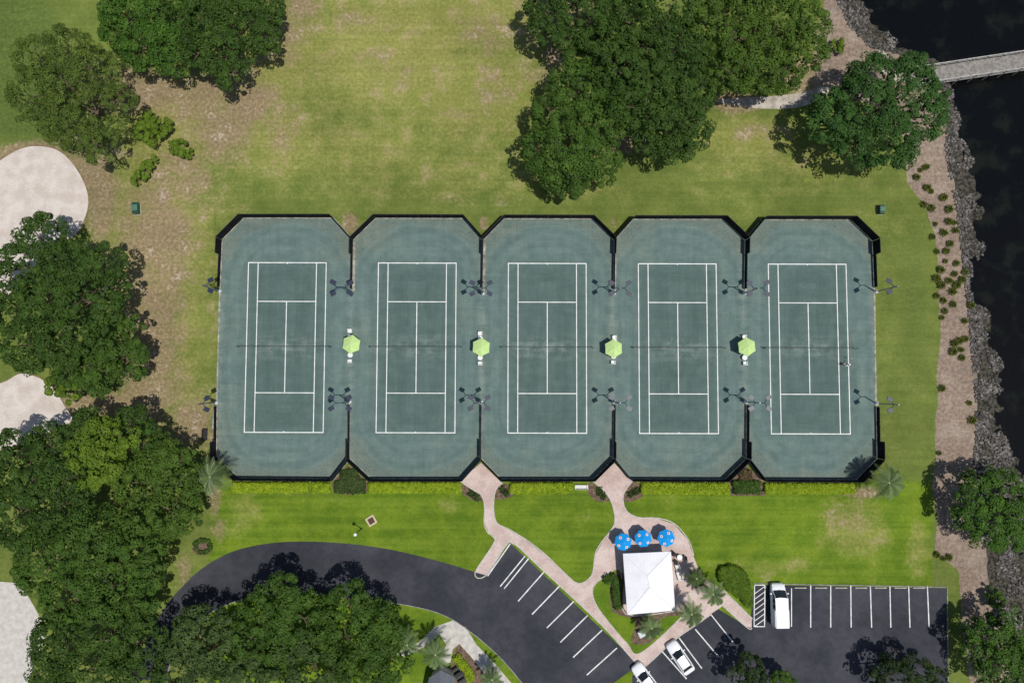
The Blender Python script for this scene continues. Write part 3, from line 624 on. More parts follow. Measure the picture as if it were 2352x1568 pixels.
for s in (-1,1): box(bm,(s*.52,0,.06),(.2,1.24,.12)); box(bm,(0,s*.52,.06),(.84,.2,.12))
obj('rim',bm,mat('beige_concrete',(.55,.47,.33),.9,.1),t); bm=NB()
for i in range(7): box(bm,(-.36+i*.12,0,.05),(.05,.84,.04))
obj('grate',bm,mat('rust',(.16,.06,.03),.9,.3),t); obj('pit',box(NB(),(0,0,.01),(.84,.84,.02)),BLACK,t); t.location=(x,y,0); t.rotation_euler[2]=.55
x,y=P(830,1213); t=thing('lamp_post','slim lamp post with a white globe on the south lawn above the driveway','lamp post',(x,y,0))
obj('post',tube(NB(),(x,y,0),(x,y,3.5),.07,.05,8),BLACK,t); bm=NB(); bmesh.ops.create_uvsphere(bm,u_segments=16,v_segments=10,radius=.24,matrix=Matrix.Translation((x,y,3.75))); obj('globe',bm,WHITE,t,True); obj('base',tube(NB(),(x,y,0),(x,y,.3),.16,.1,8),BLACK,t)
obj('collar',tube(NB(),(x,y,3.45),(x,y,3.56),.15,.2,10),BLACK,t)
for k,xx in enumerate((1838,1885,1931,1977,2022,2067,2110)):
    x,y=P(xx,1349); bm=NB(); box(bm,(x,y,.08),(1.65,.16,.13),0,.03)
    one('wheel_stop',bm,mat('old_concrete',(.42,.38,.31),.9,.2,2),'concrete wheel stop at the head of an empty bay, number %s from the white van'%(['one','two','three','four','five','six','seven'][k]),'wheel stop',(x,y,.01),'wheel stops in the right lot')
x,y=P(2060,1500); one('storm_drain',box(NB(),(x,y,.02),(1.2,1.0,.02)),mat('iron',(.03,.03,.03),.7,.3,6),'black iron storm drain grate in the right parking lot','drain',(x,y,.01))
# ---------------- cars
def loft(st,zb=.22):
    bm=NB(); rings=[]
    for x,hw,zt in st:
        half=[(hw*.86,zb),(hw*.97,zb+.1),(hw,zb+.3 if zb+.3<zt-.2 else (zb+zt)/2),(hw*.985,zt-.16),(hw*.94,zt-.05),(hw*.82,zt),(hw*.45,zt+.025)]
        ring=[(y,z) for y,z in half]+[(0,zt+.03)]+[(-y,z) for y,z in reversed(half)]
        rings.append([bm.verts.new((x,y,z)) for y,z in ring])
    for a,b in zip(rings,rings[1:]):
        for i in range(len(a)-1): bm.faces.new((a[i],a[i+1],b[i+1],b[i]))
        bm.faces.new((a[-1],a[0],b[0],b[-1]))
    bm.faces.new(rings[0]); bm.faces.new(rings[-1]); return bm
def car(name,label,cat,px,py,rz,kind,z=.01,h=.8):
    t=thing(name,label,cat)
    if kind=='sedan':
        st=[(-2.38,.66,.74),(-2.3,.80,.88),(-2.1,.88,.97),(-1.6,.915,1.0),(-.8,.925,.97),(.2,.925,.95),(1.0,.92,.94),(1.5,.91,.89),(1.95,.87,.81),(2.22,.78,.72),(2.36,.62,.60)]
        gb=(-1.85,1.05,.78,.97); gt=(-1.15,.25,.60,1.43); wb=(-1.42,1.42); lx=(2.12,-2.27)
    else:
        st=[(-2.85,.80,1.05),(-2.8,.94,1.14),(-2.4,.99,1.16),(0,1.0,1.16),(1.2,.99,1.15),(1.9,.98,1.12),(2.3,.95,1.04),(2.65,.86,.92),(2.82,.7,.78)]
        gb=(-2.78,1.95,.95,1.15); gt=(-2.68,1.15,.84,2.02); wb=(-1.9,1.75); lx=(2.62,-2.8)
    obj('body',loft(st),CARW,t,True)
    x0,x1,w0,z0=gb; a0,a1,w1,z1=gt
    bm=NB(); lo=[bm.verts.new(q) for q in ((x0,-w0,z0),(x1,-w0*.93,z0),(x1+.12,0,z0),(x1,w0*.93,z0),(x0,w0,z0))]; hi=[bm.verts.new(q) for q in ((a0,-w1,z1),(a1,-w1*.95,z1),(a1+.08,0,z1),(a1,w1*.95,z1),(a0,w1,z1))]
    for i in range(5): bm.faces.new((lo[i],lo[(i+1)%5],hi[(i+1)%5],hi[i]))
    bm.faces.new(hi); obj('windows',bm,GLASS,t)
    bm=NB(); n=8; g=[]
    for i in range(n+1):
        fx=i/n; xx=a0-.05+(a1-a0+.1)*fx; row=[]
        for j in range(7):
            fy=j/6*2-1; row.append(bm.verts.new((xx+.1*(1-fy*fy)*(1 if i==n else 0),fy*(w1+.03),z1+.02+.06*(1-fy*fy)*(1-(2*fx-1)**4*.6))))
        g.append(row)
    for i in range(n):
        for j in range(6): bm.faces.new((g[i][j],g[i][j+1],g[i+1][j+1],g[i+1][j]))
    rf=obj('roof',bm,CARW,t,True)
    bm=NB()
    for s in (-1,1):
        tube(bm,(x0,s*w0,z0),(a0,s*w1,z1+.01),.05,.04,6); tube(bm,(x1,s*w0*.93,z0),(a1,s*w1*.95,z1+.01),.045,.035,6); xm=(x0+x1)/2; am=(a0+a1)/2; tube(bm,(xm,s*w0*.97,z0),(am,s*w1*.98,z1),.04,.035,6); tube(bm,(a0,s*w1,z1),(a1,s*w1*.95,z1),.035,.035,6)
        if kind!='sedan': box(bm,(-1.5,s*.90,1.6),(2.2,.1,.7))
    obj('pillars',bm,CARW,rf)
    for xx in wb:
        for s in (-1,1):
            w=obj('wheel',tube(NB(),(xx,s*.68,.33),(xx,s*(.90 if kind=='sedan' else .97),.33),.335,.335,20),RUBBER,t); obj('rim',tube(NB(),(xx,s*.8,.33),(xx,s*(.91 if kind=='sedan' else .98),.33),.2,.2,12),STEEL,w)
    W=.62 if kind=='sedan' else .72
    for s in (-1,1):
        obj('headlight',box(NB(),(lx[0],s*W,.68 if kind=='sedan' else .86),(.22,.3,.14),-s*.3,.02),CLOUDY,t); obj('taillight',box(NB(),(lx[1],s*W,.82),(.14,.26,.14),0,.02),mat('red_lens',(.4,.02,.02),.3),t)
        obj('mirror',box(NB(),(x1-.35,s*(w0+.2),z0+.08),(.14,.24,.13),0,.03),CARW,t)
    obj('licence_plate',box(NB(),(-2.41 if kind=='sedan' else -2.87,0,.6),(.02,.4,.13)),mat('plate',(.6,.6,.5),.5),t)
    hz=.955 if kind=='sedan' else 1.15
    obj('wiper_cowl',box(NB(),(lx[0]-1.05 if kind=='sedan' else 2.02,0,hz),(.04,1.3,.03)),BLACK,t)
    x,y=P(px,py,h); t.location=(x,y,z); t.rotation_euler[2]=rz; return t
def hd(a,b): p=Vector(P(*a));q=Vector(P(*b)); d=q-p; return math.atan2(d.y,d.x)
car('parked_car','white sedan parked in an angled bay below the palms','car',1563,1510,hd((1585,1545),(1540,1478)),'sedan')
car('parked_car','white car cut off by the bottom edge of the picture','car',1484,1560,hd((1510,1595),(1460,1528)),'sedan')
car('parked_van','long white van parked beside the hatched bay in the right lot','van',1791,1390,hd((1792,1430),(1789,1345)),'van',h=1.2)
# ---------------- boardwalk bridge
a=Vector(P(2092,181,1.)); b=Vector(P(2352,142,1.)); d=(b-a).normalized(); n=Vector((-d.y,d.x)); L=(b-a).length+26
t=thing('boardwalk_bridge','weathered grey plank footbridge crossing the dark water','bridge',(a.x,a.y,0)); an=math.atan2(d.y,d.x)
bm=NB(); k=int(L/.16)
for i in range(k): c=a+d*(i*.16+.08); box(bm,(c.x,c.y,1.0+random.uniform(-.006,.006)),(.142,2.45,.05),an)
DW=NT('deck_wood',.9,.1); nn=DW.noise(2.2,3,.7); n2=DW.noise(9,2,.8); DW.col(DW.scale((.26,.24,.215),DW.ma('MULTIPLY',DW.ramp(nn,.3,.7,.72,1.28),DW.ramp(n2,.3,.7,.85,1.2)))); obj('deck',bm,DW.m,t)
for s in (-1,1):
    p=a+n*s*1.2; q=p+d*L; bm=NB(); c=(p+q)/2
    box(bm,(c.x,c.y,2.02),(L,.14,.05),an); box(bm,(c.x,c.y,1.5),(L,.05,.1),an); box(bm,(c.x,c.y,.9),(L,.08,.16),an); obj('handrail',bm,mat('grey_rail',(.40,.38,.35),.85,.2,2),t)
    i=0.
    while i<min(L,26):
        c=p+d*i; obj('post',box(NB(),(c.x,c.y,.25),(.11,.11,3.5),an),WOOD,t); i+=2.2
# ---------------- foliage
def leafmesh(name,Pn,Nn,sz,tint,asp,m,parent):
    n=len(Pn); Nn=Nn/np.linalg.norm(Nn,axis=1,keepdims=True); r=rng.normal(size=(n,3)); t=np.cross(Nn,r); t/=np.linalg.norm(t,axis=1,keepdims=True)+1e-9; b=np.cross(Nn,t)
    s=sz[:,None]; v=np.stack([Pn+t*s,Pn+b*s*asp+Nn*s*.15,Pn-t*s,Pn-b*s*asp+Nn*s*.15],1).reshape(-1,3)
    me=bpy.data.meshes.new(name); me.vertices.add(4*n); me.vertices.foreach_set('co',v.ravel().astype(np.float32)); me.loops.add(4*n); me.loops.foreach_set('vertex_index',np.arange(4*n,dtype=np.int32))
    me.polygons.add(n); me.polygons.foreach_set('loop_start',(np.arange(n)*4).astype(np.int32)); me.polygons.foreach_set('loop_total',np.full(n,4,np.int32)); me.update(calc_edges=True)
    at=me.attributes.new('tint','FLOAT','FACE'); at.data.foreach_set('value',np.clip(tint,0,1).astype(np.float32))
    return link(name,me,m,parent)
def rdir(n,zmin=-1):
    z=rng.uniform(zmin,1,n); a=rng.uniform(0,2*PI,n); r=np.sqrt(1-z*z); return np.stack([r*np.cos(a),r*np.sin(a),z],-1)
def puffs_to_leaves(pc,pr,nl,leaf,ptint,sq=.72,tv=.18):
    k=len(pc); idx=np.repeat(np.arange(k),nl); d=rdir(len(idx),-.2); rr=rng.uniform(.74,1.03,len(idx))[:,None]
    p=pc[idx]+d*rr*pr[idx][:,None]*np.array([1,1,sq]); N=d*.8+np.array([0,0,.50])+rng.normal(size=d.shape)*.24
    return p,N,leaf*rng.uniform(.6,1.35,len(idx)),ptint[idx]+rng.normal(size=len(idx))*tv*.6
def foliage(name,lobes,m,parent,dens=2.5,ps=.74,nl=92,leaf=.135,gap=.0,asp=.7):
    PC=[];PR=[];PT=[];IN=[]
    for li,(x,y,z,r,rz) in enumerate(lobes):
        n=max(8,int(dens*r*r/ps**2)); d=rdir(n,-.25); f=rng.uniform(.88,1.0,n)+ (vn(d[:,0]*3+li*7,d[:,1]*3+d[:,2]*2,1.,li)-.5)*.20
        c=np.array([x,y,z])+d*np.array([r,r,rz])*f[:,None]
        keep=np.ones(n,bool)
        for lj,(X,Y,Zz,R,RZ) in enumerate(lobes):
            if lj!=li:
                q=((c[:,0]-X)/R)**2+((c[:,1]-Y)/R)**2+((c[:,2]-Zz)/RZ)**2; keep&=q>.58
        if gap: keep&=rng.random(n)>gap
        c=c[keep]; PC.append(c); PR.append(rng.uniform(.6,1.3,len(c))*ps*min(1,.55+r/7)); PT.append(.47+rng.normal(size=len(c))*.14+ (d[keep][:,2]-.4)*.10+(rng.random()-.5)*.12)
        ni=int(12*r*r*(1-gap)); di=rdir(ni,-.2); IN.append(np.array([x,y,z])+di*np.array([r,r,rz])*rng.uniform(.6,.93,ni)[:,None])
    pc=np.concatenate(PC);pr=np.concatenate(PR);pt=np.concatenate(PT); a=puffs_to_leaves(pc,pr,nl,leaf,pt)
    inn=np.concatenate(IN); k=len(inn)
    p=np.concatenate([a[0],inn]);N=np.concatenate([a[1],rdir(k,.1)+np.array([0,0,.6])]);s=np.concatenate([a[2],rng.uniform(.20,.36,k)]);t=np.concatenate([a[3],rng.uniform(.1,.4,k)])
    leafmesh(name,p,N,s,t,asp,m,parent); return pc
def tree(label,lobes,ztop,m,name='oak_tree',cat='tree',group='trees around the courts',**kw):
    LB=[]
    for (px,py,rp) in lobes:
        zt=ztop*(.80+.2*min(1,rp/75))*random.uniform(.93,1.03); rp=max(rp*.75,rp-7); r=rp*M2*(1-zt*.7/95); rz=min(r*.75,zt*.42); zc=zt-rz
        x,y=P(px,py,zc+rz*.3); LB.append((x,y,zc,r,rz))
    bx=np.average([l[0] for l in LB],weights=[l[3]**2 for l in LB]); by=np.average([l[1] for l in LB],weights=[l[3]**2 for l in LB])
    t=thing(name,label,cat,(bx,by,0),group); pc=foliage('crown',LB,m,t,**kw)
    rm=max(.08,.035*ztop); bm=NB(); zc=min(l[2] for l in LB)*.6; b0=Vector((bx,by,0)); b1=Vector((bx+random.uniform(-.3,.3),by+random.uniform(-.3,.3),zc))
    tube(bm,b0,b0.lerp(b1,.15),rm*1.35,rm,10); tube(bm,b0.lerp(b1,.14),b1,rm,rm*.75,10)
    for l in LB:
        c=Vector(l[:3]); tube(bm,b1,c,rm*.6,rm*.3,7)
        for i in range(4 if l[3]>1.5 else 1):
            q=c+Vector((random.uniform(-1,1)*l[3]*.65,random.uniform(-1,1)*l[3]*.65,random.uniform(.1,.6)*l[4]))
            tube(bm,c,Vector(q),rm*.3,.03,5)
    obj('trunk',bm,BARK,t)
tree('olive green pine with open feathery crown, left of the paired oaks at the top left',[(80,125,58),(150,115,62),(205,165,74),(85,215,72),(150,270,76),(215,255,76),(222,335,44),(55,235,45),(268,225,44),(150,190,64)],9.5,L_PINE,name='pine_tree',gap=.08,ps=.66,nl=84,leaf=.14,asp=.42)
tree('fresh green broadleaf tree at the top left, left of the dark oak',[(300,40,70),(370,30,78),(330,105,64),(392,112,62),(262,70,42),(265,20,44),(360,-40,70)],9,L_FRESH,name='broadleaf_tree')
tree('dark oak at the top left, right of the fresh green tree',[(475,60,78),(560,50,78),(612,75,50),(515,125,64),(530,170,40),(455,115,48),(600,15,54),(500,-30,70)],9,L_OAK)
tree('bright green bushy tree right of the olive pine',[(333,300,32),(365,288,30),(345,275,26),(350,315,24)],3.2,L_BRT,name='small_tree',cat='shrub',ps=.5,leaf=.13,group='shrubs on the dry grass')
tree('small round bright shrub southeast of the bushy tree',[(412,342,28),(425,350,20),(398,335,17)],2.0,L_BRT,name='shrub',cat='shrub',ps=.42,leaf=.11,group='shrubs on the dry grass')
tree('long slanting bright shrub near the upper sand bunker',[(349,370,17),(337,385,20),(325,400,20),(314,415,16)],1.8,L_BRT,name='shrub',cat='shrub',ps=.38,leaf=.11,group='shrubs on the dry grass')
tree('big dark oak at the left edge between the two sand bunkers',[(90,550,66),(55,610,66),(165,620,72),(235,605,52),(110,690,88),(200,690,80),(35,710,72),(255,655,48),(60,790,70),(150,770,74),(15,650,62)],10.5,L_OAK)
tree('smaller mid green tree southeast of the big left edge oak',[(298,750,34),(245,800,62),(210,845,58),(290,830,48),(322,800,30),(225,880,36),(150,850,38)],7.5,L_MID,name='broadleaf_tree')
tree('low bright green tree at the edge of the lower sand bunker',[(125,885,30),(155,905,28),(145,870,25)],4,L_BRT,name='small_tree',ps=.55,leaf=.14)
tree('light green crown standing above the dark oaks at lower left',[(235,1010,56),(215,1065,62),(275,1000,42),(185,1040,42),(240,1080,44)],11.5,L_BRT,name='broadleaf_tree')
tree('dark oak with a small crown just above the light green one at lower left',[(300,975,48),(205,975,44),(330,1010,40)],9,L_OAK)
tree('dark oak at the left edge below the lower sand bunker',[(50,1080,82),(110,1020,52),(40,1180,88),(130,1160,84),(20,1040,54),(150,1090,64)],10.5,L_OAK)
tree('mid green tree nearest the southwest corner of the leftmost court',[(365,1060,62),(320,1110,64),(405,1110,58),(395,1180,58),(330,1190,64),(418,1060,38),(430,1200,32)],8.5,L_LIVE,name='broadleaf_tree')
tree('dark oak overhanging the curve of the driveway from the left',[(200,1250,92),(110,1290,86),(290,1275,80),(335,1310,44),(250,1350,84),(160,1370,78),(320,1380,42)],10,L_MID)
tree('spreading oak in the bottom left corner',[(140,1470,78),(245,1450,88),(310,1480,62),(200,1540,84),(300,1560,74),(110,1540,52),(330,1430,34)],10,L_OAK)
tree('grey green tree at the bottom edge left of centre, inside the driveway curve',[(450,1455,62),(510,1500,68),(415,1525,66),(480,1560,60),(515,1440,40)],7.5,L_GREY,name='broadleaf_tree')
tree('oak with pointed top inside the driveway curve, second from the left',[(640,1385,66),(595,1420,58),(695,1425,66),(640,1465,75),(575,1470,48),(655,1345,34)],8,L_MID)
tree('oak inside the driveway curve nearest the parking bays',[(800,1395,58),(850,1435,60),(790,1465,72),(865,1490,58),(830,1535,75),(895,1445,34),(905,1525,40)],8,L_MID)
tree('olive oak at the bottom edge between the two driveway oaks',[(720,1530,74),(630,1545,74),(570,1555,48),(715,1480,44)],8,L_GREY)
tree('dark oak at the top edge, left end of the large grove',[(1268,45,58),(1335,40,76),(1300,90,46),(1385,95,70),(1248,15,46),(1330,-30,70)],9,L_OAK)
tree('dark oak in the middle of the large grove at the top edge',[(1450,45,84),(1530,30,80),(1480,120,84),(1560,110,80),(1430,165,70),(1480,-40,70)],10,L_OAK)
tree('lighter green round oak at the right end of the large grove',[(1680,55,84),(1775,50,90),(1858,50,58),(1848,110,58),(1745,140,80),(1680,160,60),(1800,165,50),(1620,40,60),(1760,-30,80)],10,L_LIVE)
tree('dark oak reaching closest to the north fence of the middle court',[(1330,205,80),(1280,270,64),(1380,270,76),(1295,350,88),(1370,365,68),(1315,415,46),(1240,345,54)],9,L_MID)
tree('dark oak in the grove to the right of the one nearest the fence',[(1500,200,86),(1570,210,76),(1530,290,82),(1590,290,54),(1555,335,42),(1490,270,64),(1450,240,54)],9.5,L_OAK)
tree('wide deep green oak standing beside the start of the footbridge',[(1990,245,88),(2080,205,80),(2040,315,78),(1930,260,66),(1965,335,52),(2130,265,60),(2100,158,44),(2010,178,64),(1900,285,48),(2145,220,44),(2065,345,44)],10,L_DEEP)
tree('green tree at the right edge beside the lower marsh bank',[(2255,1140,60),(2305,1140,66),(2285,1200,66),(2345,1180,54),(2235,1190,44),(2330,1230,40)],7,L_FRESH,name='broadleaf_tree')
tree('green tree in the bottom right corner',[(2285,1475,62),(2335,1450,54),(2305,1530,68),(2255,1500,42),(2340,1560,50)],7,L_FRESH,name='broadleaf_tree')
tree('dark tree at the bottom edge overhanging the right parking lot',[(2050,1550,50),(2110,1545,40),(2010,1568,28),(2160,1562,30)],6,L_DARK)
tree('small dark tree at the bottom edge in the middle of the parking lots',[(1722,1532,36),(1700,1562,32),(1745,1562,30)],6,L_DARK,gap=.1,ps=.65)
tree('small bright tree at the bottom edge right of the small dark tree',[(1795,1562,28),(1815,1570,20)],4,L_MID,name='small_tree',ps=.55,leaf=.14)
tree('rounded shrub on the lower marsh bank above the corner tree',[(2292,1375,26),(2280,1362,18)],2.0,L_MID,name='shrub',cat='shrub',ps=.45,leaf=.11,group='shrubs on the marsh bank')
tree('small shrub at the upper water edge near the grove',[(1925,100,18),(1930,112,14)],1.5,L_BRT,name='shrub',cat='shrub',ps=.38,leaf=.1,group='shrubs on the marsh bank')
def hedge(label,pts,wd,h,m,name='hedge',cat='hedge',group=None,leaf=.085,sp=.30,nl=60,jit=.1):
    w=[P(*q,h*.7) for q in pts]; pc=[]
    for (ax,ay),(bx,by) in zip(w,w[1:]):
        L=math.hypot(bx-ax,by-ay); n=max(1,int(L/sp)); nx,ny=-(by-ay)/L,(bx-ax)/L; mrow=max(1,int(wd/sp))
        for i in range(n+1):
            for j in range(mrow):
                o=(j-(mrow-1)/2)*wd/mrow; pc.append((ax+(bx-ax)*i/n+nx*o+random.uniform(-jit,jit),ay+(by-ay)*i/n+ny*o+random.uniform(-jit,jit),h-.3+random.uniform(-.08,.06)))
    hedge_from(label,pc,h,m,name,cat,group,leaf,nl)
def hedge_from(label,pc,h,m,name='hedge',cat='hedge',group=None,leaf=.085,nl=60):
    pc=np.array(pc); pr=rng.uniform(.26,.36,len(pc)); b=(float(pc[0][0]),float(pc[0][1]),0); t=thing(name,label,cat,b,group)
    p,N,s,ti=puffs_to_leaves(pc,pr,nl,leaf,.5+rng.normal(size=len(pc))*.18); low=pc[rng.integers(len(pc),size=len(pc)*10)]+np.array([0,0,-.25])+rng.normal(size=(len(pc)*10,3))*np.array([.14,.14,.12]); low[:,2]=np.abs(low[:,2])+.03
    p=np.concatenate([p,low]);N=np.concatenate([N,rdir(len(low),.2)]);s=np.concatenate([s,np.full(len(low),.17)]);ti=np.concatenate([ti,rng.uniform(0.05,.5,len(low))])
    leafmesh('foliage',p,N,s,ti,.6,m,t); bm=NB()
    for q in pc[::max(1,len(pc)//14)]: tube(bm,(q[0],q[1],0),(q[0],q[1],h-.3),.025,.015,5)
    obj('stems',bm,BARK,t)
HG='yellow green hedges south of the courts'; hk=dict(group=HG,jit=.05,nl=75)
hedge('clipped yellow green hedge south of the leftmost court, long piece',[(536,1120),(703,1120)],1.2,.8,L_HEDGE,**hk); hedge('short clipped yellow green hedge piece at the right end of the leftmost court',[(720,1120),(752,1121)],1.2,.8,L_HEDGE,**hk)
hedge('clipped yellow green hedge south of the second court from the left',[(850,1120),(1054,1120)],1.25,.8,L_HEDGE,**hk); hedge('clipped yellow green hedge south of the middle court',[(1176,1121),(1315,1121)],1.25,.8,L_HEDGE,**hk)
hedge('clipped yellow green hedge south of the fourth court from the left',[(1478,1121),(1672,1122)],1.4,.8,L_HEDGE,**hk); hedge('clipped yellow green hedge south of the rightmost court',[(1762,1122),(1962,1122)],1.2,.8,L_HEDGE,**hk)
hedge('dark low shrubs filling the wedge between the two leftmost courts',[(801,1082),(803,1110),(803,1120)],2.4,.5,L_COVER,name='shrub_bed',cat='shrubs'); hedge('wide lower row of dark shrubs between the two leftmost courts',[(772,1117),(836,1117)],1.7,.5,L_COVER,name='shrub_bed',cat='shrubs')
hedge('reddish shrubs in the wedge between the two rightmost courts',[(1714,1082),(1714,1100)],1.6,.6,L_RED,name='shrub_bed',cat='shrubs'); hedge('dark green rounded shrubs below the reddish wedge planting',[(1690,1119),(1744,1119)],1.6,.9,L_MID,name='shrub_bed',cat='shrubs')
hedge('green hedge along the west wall of the pavilion',[(1418,1330),(1416,1360),(1420,1395)],1.0,.9,L_MID); hedge('short green hedge running left from the pavilion corner',[(1390,1332),(1412,1326)],1.0,.9,L_MID)
OV=[(1651,1318),(1658,1304),(1680,1299),(1704,1306),(1719,1328),(1725,1360),(1727,1396),(1716,1392),(1702,1374),(1680,1358),(1660,1342)]
def inside(x,y,pl):
    c=False; j=len(pl)-1
    for i in range(len(pl)):
        if (pl[i][1]>y)!=(pl[j][1]>y) and x<(pl[j][0]-pl[i][0])*(y-pl[i][1])/(pl[j][1]-pl[i][1])+pl[i][0]: c=not c
        j=i
    return c
pc=[]; yy=1300
while yy<1396:
    xx=1650
    while xx<1728:
        if inside(xx,yy,OV): q=P(xx,yy,.7); pc.append((q[0]+random.uniform(-.05,.05),q[1]+random.uniform(-.05,.05),.65+random.uniform(-.04,.06)))
        xx+=4.6
    yy+=4.6
hedge_from('smooth oval green hedge between the pavilion and the right parking lot',pc,.95,L_LAWNH,nl=70)
hedge('round ring shaped low hedge at the edge of the driveway',[(448,1262),(448,1248),(460,1240),(476,1243),(482,1256),(474,1267),(458,1270)],.4,.5,L_MID,sp=.3)
hedge('yellow green shrubs beside the bottom centre walkway',[(1048,1512),(1075,1540),(1080,1562)],.9,.7,L_HEDGE)
for pts,lb in (([(1078,1130),(1098,1146)],'small plants left of the left court entrance walk'),([(1152,1122),(1164,1134)],'small plants right of the left court entrance walk'),([(1372,1124),(1388,1142)],'small plants left of the right court entrance walk'),([(1446,1136),(1468,1124)],'small plants right of the right court entrance walk')):
    hedge(lb,pts,.7,.45,L_COVER,name='shrub_bed',cat='shrubs',nl=14)
# palms
def palm(px,py,rp,h,label,m=L_PALM,n=20):
    x,y=P(px,py,h); R=rp*M2*(1-h/95); t=thing('palm_tree',label,'palm',(x,y,0),'palms'); V=[];Fc=[];TI=[]
    for k in range(n):
        a=2.39996*k+random.uniform(-.12,.12); el=.1+.9*(1-k/n); L=R*(.75+.4*k/n)*random.uniform(.92,1.1); pts=[]
        for i in range(9):
            s=i/8; rr=L*s*math.cos(el*.5)*(1-.1*s); zz=h+L*(math.sin(el)*s-.75*s*s); pts.append(Vector((x+rr*math.cos(a),y+rr*math.sin(a),zz)))
        sd=Vector((-math.sin(a),math.cos(a),0)); fw=Vector((math.cos(a),math.sin(a),0)); ti=random.uniform(.15,.95)
        for i in range(1,9):
            for sub in range(3):
                f=sub/3; p=pts[i-1].lerp(pts[i],f)
                for s in (-1,1):
                    ll=L*.21*math.sin(PI*min(1,(i-1+f)/8*.85+.12)); e=p+sd*s*ll+fw*ll*.7+Vector((0,0,-ll*.4)); w=fw*.04
                    b=len(V); V+= [p-w,p+w,e]; Fc.append((b,b+1,b+2)); TI.append(ti+random.uniform(-.15,.15))
    me=bpy.data.meshes.new('crown'); me.from_pydata(V,[],Fc); at=me.attributes.new('tint','FLOAT','FACE'); at.data.foreach_set('value',np.clip(np.array(TI),0,1).astype(np.float32)); link('crown',me,m,t)
    bm=NB(); z=0
    while z<h-.05: z2=min(h,z+.25); tube(bm,(x,y,z),(x,y,z2),.17,.145,8); z=z2
    obj('trunk',bm,BARK,t); bm=NB(); bmesh.ops.create_icosphere(bm,subdivisions=2,radius=.16,matrix=Matrix.Translation((x,y,h))); obj('heart',bm,mat('palm_heart',(.35,.37,.2),.7),t)
palm(1638,1364,36,4.,'palm right of the pavilion, upper one of the pair'); palm(1589,1410,37,4.2,'palm at the southeast corner of the pavilion'); palm(1497,1442,33,3.,'low palm below the south side of the pavilion'); palm(1600,1328,27,3.,'darker small palm on the terrace east of the pavilion',m=L_COVER)
palm(1000,1503,44,4.5,'palm beside the bottom centre walkway'); palm(2042,1108,48,4.8,'palm at the southeast corner of the rightmost court',n=30); palm(482,1095,50,5,'palm at the southwest corner of the leftmost court',n=30); palm(1130,1560,34,3.5,'palm at the bottom edge right of the centre walkway')
palm(935,1480,36,4,'palm at the right side of the driveway oaks')
x,y=P(1472,1452,.2); t=thing('equipment_box','pale square equipment box beside the low palm','utility box',(x,y,.05)); obj('housing',box(NB(),(x,y,.4),(.8,.8,.7),.5,.03),mat('pale_grey_metal',(.4,.45,.45),.5),t); obj('lid',box(NB(),(x,y,.78),(.86,.86,.05),.5,.02),mat('lid_metal',(.5,.55,.55),.5),t)
# bank grass tufts
TP=[(2103,408),(2125,385),(2113,392),(2127,432),(2137,440),(2137,478),(2165,455),(2147,515),(2177,510),(2190,512),(2165,535),(2192,530),(2180,560),(2150,578),(2172,577),(2158,620),(2195,605),(2150,640),(2160,655),(2190,630),(2215,625),(2165,690),(2150,680),(2185,670),(2195,655),(2208,642),(2168,714),(2162,730),(2187,700),(2213,737),(2215,778),(2190,788),(2201,783),(2187,808),(2205,803),(2161,892),(2155,1040),(2225,925),(2230,965),(2150,1272),(2178,1278),(2164,1281),(2228,702),(2207,822),(2120,470),(2178,482),(2140,545),(2170,600),(2178,645)]
TM=[]
for q in range(3):
    V=[];Fc=[];TI=[]
    for i in range(150):
        a=random.uniform(0,2*PI); r=random.uniform(.12,.62); h=random.uniform(.2,.5); c=Vector((random.uniform(-.12,.12),random.uniform(-.12,.12),0)); d=Vector((math.cos(a),math.sin(a),0)); s=Vector((-d.y,d.x,0))*.035
        m1=c+d*r*.55+Vector((0,0,h)); e=c+d*r+Vector((0,0,h*.6)); b=len(V); V+=[c-s,c+s,m1+s,m1-s,e]; Fc+=[(b,b+1,b+2,b+3),(b+3,b+2,b+4)]; v=random.random(); TI+=[v,v]
    me=bpy.data.meshes.new('grass_clump'); me.from_pydata(V,[],Fc); at=me.attributes.new('tint','FLOAT','FACE'); at.data.foreach_set('value',np.array(TI,dtype=np.float32)); me.materials.append(mat_leaf('tuft_leaves',(.07,.09,.015),(.21,.24,.045))); TM.append(me)
for i,(px,py) in enumerate(TP):
    o=bpy.data.objects.new('grass_clump',TM[i%3]); COL.objects.link(o); x,y=P(px,py); o.location=(x,y,0); o.rotation_euler[2]=random.uniform(0,6); k=random.uniform(.75,1.3); o.scale=(k,k,k)
    tag(o,'small spiky green grass clump planted on the bare brown bank beside the dark water','grass clump','grass clumps on the marsh bank')
# oyster rubble along the shore: uncountable
ico=NB(); bmesh.ops.create_icosphere(ico,subdivisions=1,radius=1.); iv=np.array([v.co[:] for v in ico.verts]); fi=np.array([[v.index for v in f.verts] for f in ico.faces]); ico.free()
n=28000; py=rng.uniform(-20,1450,n); bk=bank(py); px=bk+rng.uniform(-8,130,n); XY=np.array([P(a,b,-.2) for a,b in zip(px,py)])
bk=bk+(fbm(XY[:,0],XY[:,1],.4,9)-.5)*16; sh=np.maximum(shore(py)+wob(XY[:,0],XY[:,1]),bk+10); u=(px-bk)/(sh-bk)
f1=fbm(XY[:,0],XY[:,1],.45,21); keep=(u<1.25)&(f1>.40+.30*np.clip(u-.5,0,1))&(py>rng.uniform(-60,40,n)); XY=XY[keep]; u=u[keep]; n=len(XY)
s=rng.uniform(.06,.20,n); V=iv[None]*(1+rng.normal(size=(n,len(iv),1))*.22)*s[:,None,None]*np.array([1,1,.35])
